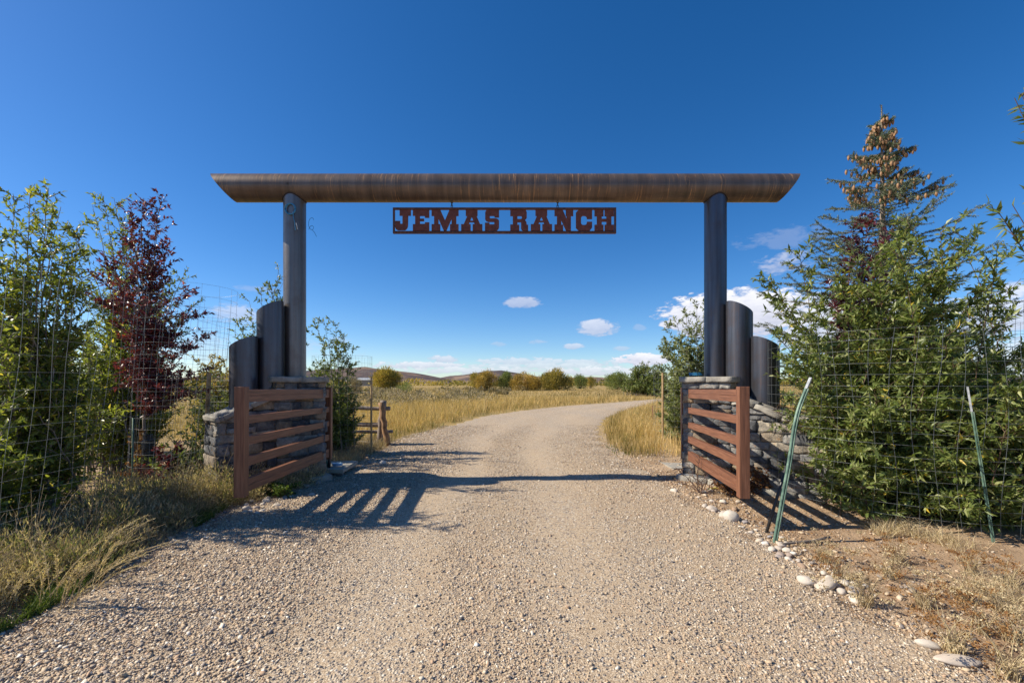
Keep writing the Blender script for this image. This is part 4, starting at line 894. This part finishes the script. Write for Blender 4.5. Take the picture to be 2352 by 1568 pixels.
spruce(((2025 - 1176) * 8.8 / FP, 8.8), EYE + (HOR - 242) * 8.8 / FP, 'tall spruce with a bare leader and many hanging tan cones')

# ---------------------------------------------------------------- distant bushes and trees
def farbush(x0, x1, y0, yb, d, leaf, label, lobes=9, n=2600, sz=None, name='willow_bush', group='rounded willow bushes in the far meadow', seed=1, tall=False):
    r = np.random.default_rng(seed); cx = ((x0 + x1) / 2 - 1176) * d / FP; w = (x1 - x0) * d / FP / 2 * 1.15; h = (EYE + (HOR - y0) * d / FP) * 1.1
    root = empty(name, (cx, d, 0), 0, label, 'bush' if not tall else 'tree', group); lv = Leaves(); m = Mesh(); sz = sz or .042 * h; n = int(n * 1.7)
    for i in range(lobes):
        a = r.uniform(-1, 1); lx = a * w * .66; ly = r.normal(0, w * .35); lh = h * (1 - .38 * a * a) * r.uniform(.8, 1.0) * (1 if i else 1); lr = w * r.uniform(.22, .42)
        if i == 0: lx = 0; lh = h
        nn_ = n // lobes; v = r.normal(size=(nn_, 3)); v = unit(v) * (r.random((nn_, 1)) ** .25); cz = max(lh - lr * 1.0, lh * .5)
        p_ = np.stack([lx + v[:, 0] * lr, ly + v[:, 1] * lr, cz + np.where(v[:, 2] > 0, v[:, 2] * (lh - cz), v[:, 2] * cz)], -1)
        p_ += r.normal(0, .055 * h, p_.shape) + (.5 * unit(v) * h * .12 * (r.random((nn_, 1)) > .8)); p_[:, 2] = np.abs(p_[:, 2])
        dd = unit(v + np.array([0, 0, .9]) + r.normal(0, .5, v.shape))
        lv.add(p_, dd, rdir(nn_, 0, r), sz * r.uniform(1.4, 3.0, nn_), sz * r.uniform(.35, .75, nn_), np.clip(r.normal(.5, .2, nn_) + .12 * r.normal(), 0, 1))
        for _ in range(2): m.tube([(lx * .2, ly * .2, 0), (lx * .6, ly * .6, cz * .6), (lx, ly, cz)], [.02 * h, .012 * h, .004 * h], 4)
    m.build('stems', M['bark'], root); lv.build('crown', M[leaf], root, .1); return root
FB = [(851, 924, 850, 895, 95, 'yellowbush', 'large rounded yellow green bush left of the hills dip, beside the stake', 9, 6000),
      (789, 832, 872, 907, 58, 'sage', 'dull olive bush between the log fence and the willow', 6, 2400),
      (908, 957, 880, 900, 78, 'greenbush', 'small grey green bush at the foot of the large rounded one', 6, 1800),
      (1068, 1110, 862, 897, 100, 'yellowbush', 'olive bush at the start of the orange row', 6, 2400),
      (1092, 1148, 857, 898, 98, 'orangebush', 'most orange rounded bush in the row', 8, 4200),
      (1145, 1180, 860, 897, 100, 'greenbush', 'green bush between the two orange ones', 6, 2400),
      (1172, 1240, 859, 898, 99, 'orangebush', 'wide golden bush right of the green one', 8, 4200),
      (1238, 1318, 853, 896, 102, 'yellowbush', 'largest rounded green yellow bush right of the golden row', 9, 5600),
      (1314, 1348, 864, 892, 130, 'greenbush', 'small dark bush right of the largest rounded bush', 6, 2000),
      (1340, 1372, 868, 890, 150, 'yellowbush', 'lowest bush in the gap before the distant hill', 6, 1600),
      (1388, 1446, 859, 893, 115, 'greenbush', 'olive bush between the hill gap and the tall green trees', 8, 3600)]
for i, (x0, x1, y0, yb, d, lf_, lab, lo, n) in enumerate(FB): farbush(x0, x1, y0, yb, d, lf_, lab, lo, n, seed=70 + i)
shrub('green_tree', ((1468 - 1176) * 58 / FP, 58), tipset([(1452, 850), (1462, 842), (1475, 838), (1486, 834), (1494, 845), (1448, 870), (1500, 865)], 58, 1.2, more=46, zr=(.25, 1)), 'feathery dark green tree at the bend of the drive', 'tree', 'greenbush', 'bark', 16, 1.5, 12, .3, .1, .05, .05, seed=90, jb=.8, group='feathery trees at the bend')
shrub('green_tree', ((1508 - 1176) * 56 / FP, 56), tipset([(1500, 850), (1508, 840), (1518, 845), (1525, 860), (1495, 870), (1530, 880)], 56, 1.2, more=40, zr=(.25, 1)), 'feathery green tree touching the caged willow', 'tree', 'greenbush', 'bark', 16, 1.5, 12, .3, .1, .05, .05, seed=91, jb=.8, group='feathery trees at the bend')
lv = Leaves(); r = np.random.default_rng(94)
for _ in range(75):
    d = 26 * (95 / 26) ** r.random(); x_ = r.uniform(780, 1130 + 40 * (d > 60)); c = P(x_, HOR, d); c[2] = 0
    if c[0] > XL(d) - 5 - .12 * d: continue
    w = r.uniform(.5, 1.7); h = r.uniform(.45, .95); nn_ = 150; v = unit(r.normal(size=(nn_, 3))); p_ = c + v * np.array([w, w, h]) * r.random((nn_, 1)) ** .3; p_[:, 2] = np.abs(p_[:, 2])
    lv.add(p_, unit(v + (0, 0, .8)), rdir(nn_, 0, r), .004 * d + .06, .0016 * d + .02, np.clip(r.normal(.45, .2, nn_) + .25 * r.normal(), 0, 1))
tag(lv.build('sagebrush', M['sage'], None, 0), 'low grey green and brown sagebrush in the middle of the meadow', 'sagebrush', kind='stuff')
# a far treeline that reads as one mass
lv = Leaves(); r = np.random.default_rng(95)
for _ in range(150):
    x_ = r.uniform(400, 2300); d = r.uniform(210, 420); w = r.uniform(4, 9); h = r.uniform(2, 4.5); c = np.array([(x_ - 1176) * d / FP, d, h * .4]); nn_ = 120
    p_ = c + unit(r.normal(size=(nn_, 3))) * np.array([w, w * .6, h * .6]) * r.random((nn_, 1)) ** .3; p_[:, 2] = np.abs(p_[:, 2]); lv.add(p_, rdir(nn_, .6, r), rdir(nn_, 0, r), r.uniform(.8, 1.6, nn_), r.uniform(.5, .9, nn_), np.clip(r.normal(.4, .15, nn_) + .15 * r.normal(), 0, 1))
tag(lv.build('treeline', M['yellowbush'], None, 0), 'low olive treeline far across the meadow', 'treeline', kind='stuff')
# far ranch buildings: tiny pale roofs behind the bushes
def shed(x_, d, w, h, lab):
    root = empty('shed', ((x_ - 1176) * d / FP, d, 0), 0, lab, 'building', 'far pale sheds'); bm = bmesh.new(); add_box(bm, (0, 0, h / 2), (w, w * .5, h), 0); bmobj('wall', bm, M['cap'], root)
    me = bpy.data.meshes.new('roof'); a, b, c = w / 2 + .4, w * .27 + .3, h; me.from_pydata([(-a, -b, c), (a, -b, c), (a, b, c), (-a, b, c), (-a, 0, c + h * .4), (a, 0, c + h * .4)], [], [(0, 1, 5, 4), (2, 3, 4, 5), (0, 4, 3), (1, 2, 5), (3, 2, 1, 0)]); link('roof', me, M['postwhite'], root)
shed(842, 260, 9, 3.4, 'long pale roofed shed left of the large rounded bush'); shed(812, 280, 7, 2.8, 'smaller pale shed farther left near the willow')

# ---------------------------------------------------------------- grasses
class Blades:
    def __init__(s): s.p = []
    def add(s, p, h, w, lean, t_): s.p.append((p, h, w, lean, t_))
    def build(s, name, m, label, cat='grass', kind='stuff'):
        p, h, w, lean, t_ = [np.concatenate(a) for a in zip(*s.p)]; N = len(p); a = rng.uniform(0, 6.283, N); side = np.stack([np.cos(a), np.sin(a), 0 * a], -1) * (w / 2)[:, None]
        up = np.array([0, 0, 1.]); mid = p + up * (h * .55)[:, None] + lean * (h * .28)[:, None]; tip = p + up * (h * .95)[:, None] + lean * (h * .85)[:, None]
        tip[:, 2] = np.maximum(tip[:, 2], .02)
        V = np.stack([p - side, p + side, mid + side * .7, mid - side * .7, tip], 1).reshape(-1, 3); b = np.arange(N)[:, None, None] * 5
        F = (b + np.array([[0, 1, 2], [0, 2, 3], [3, 2, 4]])[None]).reshape(-1, 3)
        o = npmesh(name, V, F, M[m], None, False, np.repeat(t_, 5)); return tag(o, label, cat, kind=kind)
def lean_(n, s=.5, bias=(0, 0)): v = rng.normal(0, s, (n, 3)); v[:, 2] = rng.uniform(-.25, .1, n); v[:, 0] += bias[0]; v[:, 1] += bias[1]; return v
def clump(y, x, s=1.0): return wob(x * 1.3 * s, y * .9 * s)
def field(n, y0, y1, side, keep, hfun, bl, tf, dens_pow=1.0, width=1.0, lean=.28):
    y = y0 * (y1 / y0) ** rng.random(n); x = (rng.random(n) * 2 - 1) * (.95 * y + 2)
    off = np.where(x < (XL(y) + XR(y)) / 2, XL(y) - x, x - XR(y)); off = np.where((y > 44) & (off < 0), off, off)
    k = keep(x, y, off) ; x, y, off = x[k], y[k], off[k]
    h = hfun(x, y, off) * rng.uniform(.55, 1.15, len(x)); w = (.0035 + .00055 * y) * width * rng.uniform(.7, 1.4, len(x))
    bl.add(np.stack([x, y, gh(x, y) - .01], -1), h, w, lean_(len(x), lean), np.clip(tf(x, y, off) + rng.normal(0, .18, len(x)), 0, 1))
gold = Blades(); dull = Blades(); green = Blades()
def gold_keep(x, y, off):
    right = (x > XR(y)) & (y > 9.3); left = (x < XL(y)) & (y > 12.2)
    belt = np.where(x > 0, 9 + y * .1, 3.5 + y * .22)
    return (right | left) & (off > .12 + .15 * np.abs(wob(x * 2, y))) & (off < belt) & (rng.random(len(x)) < np.clip(.62 + .3 * clump(y, x), .15, 1))
field(170000, 9.4, 46, 0, gold_keep, lambda x, y, off: .26 + .5 * np.clip(off / 1.3, 0, 1) * (.75 + .22 * clump(y, x, .8)), gold, lambda x, y, off: .5 + .2 * clump(y * 1.3, x * 1.6, .9) - .25 * (off < .7), 1, .8, .34)
gold.build('golden_grass', 'grass', 'tall golden dry grass along both sides of the drive bend')
field(130000, 13, 170, 0, lambda x, y, off: ((x < XL(y)) | (x > XR(y)) | (y > 46)) & (off > 1.2) & (rng.random(len(x)) < np.clip(.55 + .35 * clump(y * .3, x * .3), .1, 1)), lambda x, y, off: .27 + .1 * clump(y * .4, x * .4), dull, lambda x, y, off: .5 + .3 * clump(y * .16, x * .1), 1, 1.6, .4)
dull.build('meadow_grass', 'fieldgrass', 'dull olive and straw coloured grass covering the far meadow')
field(26000, 9.2, 40, 0, lambda x, y, off: (((x > XR(y)) & (y > 9.2)) | ((x < XL(y)) & (y > 12))) & (off > -.02) & (off < 1.6) & (clump(y * 1.7, x * 1.3 + 3) > .25), lambda x, y, off: .14 + .16 * np.clip(off, 0, 1), green, lambda x, y, off: .5 + 0 * x, 1, 1.2, .5)
# verge greens near the camera
n = 9000; y = rng.uniform(2.6, 6.2, n); x = XL(y) - .08 - np.abs(rng.normal(0, .22, n)); k = clump(y * 2.2, x * 2 + 1) > .45; x, y = x[k], y[k]
green.add(np.stack([x, y, gh(x, y)], -1), rng.uniform(.03, .13, len(x)), rng.uniform(.004, .009, len(x)), lean_(len(x), .7), rng.uniform(.2, .9, len(x)))
green.build('green_grass', 'greengrass', 'short green grass tufts at the edges of the drive')
# weeds on the left bank and under the trees
weed = Blades(); n = 20000; y = 2.3 + 5.2 * rng.random(n) ** 1.1; dx = np.abs(rng.normal(0, .85, n)); x = XL(y) - .12 - dx
k = (y < 6.9) & (rng.random(n) < np.clip(.55 + .4 * clump(y * 1.6, x * 1.4), .1, 1)); x, y, dx = x[k], y[k], dx[k]
h = (.07 + .22 * np.clip(dx / .7, 0, 1)) * rng.uniform(.4, 1.3, len(x)) * (1 + .3 * clump(y, x))
weed.add(np.stack([x, y, gh(x, y) - .01], -1), np.maximum(h, .04), rng.uniform(.002, .008, len(x)), lean_(len(x), .9, (.12, -.05)), np.clip(rng.normal(.42, .24, len(x)), 0, 1))
# right bank dry grass
n = 17000; y = rng.uniform(2.0, 5.0, n); x = XR(y) + .15 + np.abs(rng.normal(0, 1.0, n)) + np.clip(y - 3.4, 0, 2) * .8; k = clump(y * 1.9 + 1, x * 1.7) > .5; x, y = x[k], y[k]
weed.add(np.stack([x, y, gh(x, y) - .01], -1), rng.uniform(.03, .2, len(x)), rng.uniform(.002, .005, len(x)), lean_(len(x), 1.0, (-.1, -.1)), np.clip(rng.normal(.72, .2, len(x)), 0, 1))
n = 9000; y = rng.uniform(6.5, 12.5, n); x = XL(y) - .3 - np.abs(rng.normal(0, .7, n)); k = (y > 8.2); x, y = x[k], y[k]
weed.add(np.stack([x, y, gh(x, y) - .01], -1), rng.uniform(.05, .32, len(x)), rng.uniform(.004, .009, len(x)), lean_(len(x), .5), np.clip(rng.normal(.45, .2, len(x)), 0, 1))
weed.build('weeds', 'weed', 'tangled brown and straw coloured weeds on both banks of the drive', 'weeds')
# leafy undergrowth on the left bank (bushy green-brown)
lv = Leaves(); r = np.random.default_rng(97); nn_ = 26000; y = r.uniform(3.0, 8.2, nn_); x = XL(y) - .45 - np.abs(r.normal(0, 1.1, nn_)); hh = np.clip((XL(y) - x - .3) * .3, .03, .24) * (.7 + .3 * clump(y * 1.5, x * 1.5)); z = hh * r.random(nn_) ** .7
lv.add(np.stack([x, y, z + .02], -1), rdir(nn_, .3, r), rdir(nn_, .6, r), r.uniform(.02, .05, nn_), r.uniform(.008, .02, nn_), np.clip(r.normal(.35, .25, nn_), 0, 1))
tag(lv.build('undergrowth', M['willow_left'], None, .1), 'low green leafy undergrowth under the trees by the tall fence', 'undergrowth', kind='stuff')
lv = Leaves(); r = np.random.default_rng(98); m = Mesh()
for _ in range(240):
    y = r.uniform(2.7, 7.4); x = XL(y) - .25 - abs(r.normal(0, .75)); rad = r.uniform(.12, .3); nn_ = 420; v = unit(r.normal(size=(nn_, 3))) * r.random((nn_, 1)) ** .4; v[:, 2] = np.abs(v[:, 2])
    hgt = rad * r.uniform(1.0, 2.2) * (1 if x < XL(y) - .5 else .6); lv.add(np.stack([x + v[:, 0] * rad, y + v[:, 1] * rad, .01 + v[:, 2] * hgt], -1), unit(v + (0, 0, .7)) + r.normal(0, .3, v.shape), rdir(nn_, 0, r), r.uniform(.025, .07, nn_), r.uniform(.004, .012, nn_), np.clip(r.normal(.6, .2, nn_) + .22 * r.normal(), 0, 1))
    for _ in range(9): e = np.array([r.normal(0, rad * .7), r.normal(0, rad * .7), hgt * r.uniform(.8, 1.35)]); m.tube(bez(np.zeros(3), e * (.3, .3, .7), e, 5) + (x, y, 0), .0014, 3)
M['scrub'] = leafmat('bank scrub leaf', [(0, (.1, .13, .05)), (.3, (.2, .22, .1)), (.55, (.34, .27, .19)), (.8, (.5, .4, .27)), (1, (.7, .6, .42))], .35, .7, .2)
tag(lv.build('scrub', M['scrub'], None, .1), 'grey brown bushy scrub on the left bank beside the gravel', 'scrub', kind='stuff')
tag(m.build('dry_stems', M['weed'], None), 'thin dry stems standing up through the scrub on the left bank', 'stems', kind='stuff')
# leaf litter and low plants on the right bank
lv = Leaves(); nn_ = 5000; y = r.uniform(2.2, 8, nn_); x = XR(y) + .1 + np.abs(r.normal(0, 1.1, nn_)); lv.add(np.stack([x, y, gh(x, y) + .015], -1), rdir(nn_, 0, r) * np.array([1, 1, .25]), rdir(nn_, 3, r), r.uniform(.012, .035, nn_), r.uniform(.006, .016, nn_), r.random(nn_))
tag(lv.build('leaf_litter', M['rust'], None, .0), 'scattered dry brown leaf litter on the dirt bank', 'litter', kind='stuff')

# arching dry stalks and tufts
def stalks(name, at, n, h, spread, label, cat, seed, bias=(0, 0), mat_='weed', seeds=True, w=.003, group=None):
    r = np.random.default_rng(seed); root = empty(name, (at[0], at[1], 0), 0, label, cat, group); m = Mesh(); lv = Leaves()
    for _ in range(n):
        a = r.uniform(0, 6.283); L = h * r.uniform(.55, 1.1); e = np.array([math.cos(a) * spread * L + bias[0] * L, math.sin(a) * spread * L + bias[1] * L, L * r.uniform(.45, .95)]); st = np.array([*r.normal(0, .03, 2), 0])
        q = bez(st, st + e * np.array([.3, .3, .75]), st + e, 14); m.tube(q, np.linspace(w, w * .4, 14), 3, tint=r.uniform(.6, 1))
        if seeds:
            k = 60; s_ = 4 + r.random(k) * 8.99; i0 = s_.astype(int); f = (s_ - i0)[:, None]; pp_ = q[i0] * (1 - f) + q[np.minimum(i0 + 1, 13)] * f; tg = unit(q[np.minimum(i0 + 1, 13)] - q[i0])
            lv.add(pp_, unit(tg + .7 * unit(r.normal(size=(k, 3)))), rdir(k, 0, r), r.uniform(.015, .042, k), .004, r.uniform(.5, 1, k))
    m.build('stalks', M[mat_], root);
    if seeds: lv.build('foliage', M[mat_], root, 0)
    return root
MG = 'dry mustard stalks on the near bank'
for i, (px_, py_, n, h, b, lab) in enumerate(((95, 1395, 9, .72, (.25, 0), 'tallest pale dry stalk leaning over the near bank below the mesh fence'), (150, 1400, 12, .62, (.8, .1), 'fan of pale dry stalks arching towards the gravel'), (30, 1400, 10, .42, (.1, 0), 'yellowish dry stalks close to the picture edge'), (215, 1350, 10, .5, (.75, .1), 'dry arching stalks beside the green verge tuft'), (230, 1290, 9, .42, (.5, 0), 'short dry stalks behind the arching fan'))):
    stalks('dry_stalks', G(px_, py_), n, h, .42, lab, 'plant', 100 + i, b, group=MG)
for i, (px_, py_, lab) in enumerate(((1925, 1335, 'tan dried flower plant by the stone border near the grey pipe'), (2050, 1330, 'larger tan dried flower plant in front of the wire cage'), (2230, 1320, 'dried flower plant below the white tipped post'), (2300, 1420, 'dense dried brown plant at the picture edge'), (2190, 1500, 'straw coloured tuft by the long flat stone'),
   (1985, 1390, 'rust coloured dried flower plant just inside the stone border'), (2120, 1400, 'dried flower plant in the middle of the dirt bank'), (2215, 1395, 'brown dried plant left of the dense one at the picture edge'), (2320, 1350, 'tall rust brown plant at the picture edge under the white tipped post'), (2330, 1480, 'straw clump at the picture edge above the bottom corner'), (2260, 1460, 'tan clump up and right of the long flat stone'), (2320, 1560, 'dried plant nearest the bottom corner of the picture'), (2060, 1290, 'tan umbel plant right below the wire cage'), (1890, 1290, 'thin dried plant beside the lying grey pipe'))):
    r = np.random.default_rng(120 + i); at = G(px_, py_); root = stalks('dried_flower', at, 44, .26, .4, lab, 'plant', 120 + i, seeds=False, group='dried plants on the sunny bank'); lv = Leaves()
    k = 760; hub = np.stack([r.normal(0, .13, 16), r.normal(0, .11, 16), r.uniform(.08, .24, 16)], -1); c = hub[r.integers(0, 16, k)] + r.normal(0, .017, (k, 3)) * (1, 1, .4); lv.add(c, rdir(k, .5, r), rdir(k, 0, r), r.uniform(.008, .02, k), r.uniform(.005, .01, k), r.uniform(.4, 1, k)); lv.build('blossoms', M['rust' if i % 2 == 0 else 'weed'], root, 0)

# ---------------------------------------------------------------- border stones
def ico(seed):
    bm = bmesh.new(); bmesh.ops.create_icosphere(bm, subdivisions=3, radius=1)
    for v in bm.verts: v.co *= 1 + .22 * mnoise.noise(v.co * 1.1 + Vector((seed * 3.1, 0, 0))) + .05 * mnoise.noise(v.co * 3 + Vector((seed, 5, 0)))
    me = bpy.data.meshes.new('river_stone'); bm.to_mesh(me); bm.free(); me.polygons.foreach_set('use_smooth', [True] * len(me.polygons)); me.materials.append(M['cobble']); return me
STM = [ico(i) for i in range(7)]
def rock(p, s, label, group='river stones edging the drive', sq=(1, .8, .6), name='river_stone'):
    me = STM[random.randrange(7)]; o = bpy.data.objects.new(name, me); COL.objects.link(o); s2 = s / 2
    o.scale = (s2 * sq[0], s2 * sq[1], s2 * sq[2]); o.rotation_euler = (random.uniform(-.2, .2), random.uniform(-.2, .2), random.uniform(0, 6.28)); o.location = (p[0], p[1], float(gh(p[0], p[1])) + s2 * sq[2] * .45 + .008); return tag(o, label, 'stone', group)
rock(G(1680, 1193), .17, 'largest round tan boulder in the stone border', sq=(1, .95, .85)); rock(G(1664, 1187), .14, 'pale stone touching the largest round tan boulder'); rock(G(1635, 1172), .13, 'angular whitish stone uphill of the largest tan boulder'); rock(G(1549, 1130), .12, 'white stone at the gate end of the border')
rock(G(1898, 1348), .2, 'long smooth tan stone half sunk by the dried flower plant', sq=(1.2, .6, .4)); rock(G(2200, 1523), .17, 'long flat tan stone lying farthest along the sunny bank', sq=(1.35, .5, .3)); rock(G(2130, 1485), .1, 'small pinkish stone just above the long flat stone', sq=(1.2, .6, .5)); rock(G(1850, 1340), .13, 'broad grey stone beside the striped leaf')
rock(G(879, 1067), .14, 'round pale stone in the shade beyond the concrete slab', sq=(1, .9, .8))
LAB = 'pale rounded river stone in the sunny border between the gate and the dried plants'
for _ in range(80):
    f = random.random() ** .8; xx = 1565 + f * 440; yy_ = np.interp(xx, [1565, 1640, 1700, 1770, 1850, 1930, 2005], [1135, 1172, 1207, 1245, 1300, 1345, 1385]); rock(G(xx + random.gauss(8, 22), yy_ + random.gauss(0, 11)), random.uniform(.03, .09), LAB)
LAB = 'small rounded stone in the shade between the concrete slab and the log fence'
for _ in range(22): rock(G(random.uniform(800, 930), random.uniform(1040, 1090)), random.uniform(.03, .08), LAB, 'stones near the log fence')
LAB = 'rounded stone at the foot of the shaded gate and wall'
for _ in range(24): xx = random.uniform(560, 745); rock(G(xx, np.interp(xx, [560, 745], [1175, 1112]) + random.gauss(0, 10)), random.uniform(.04, .12), LAB, 'stones below the shaded gate')
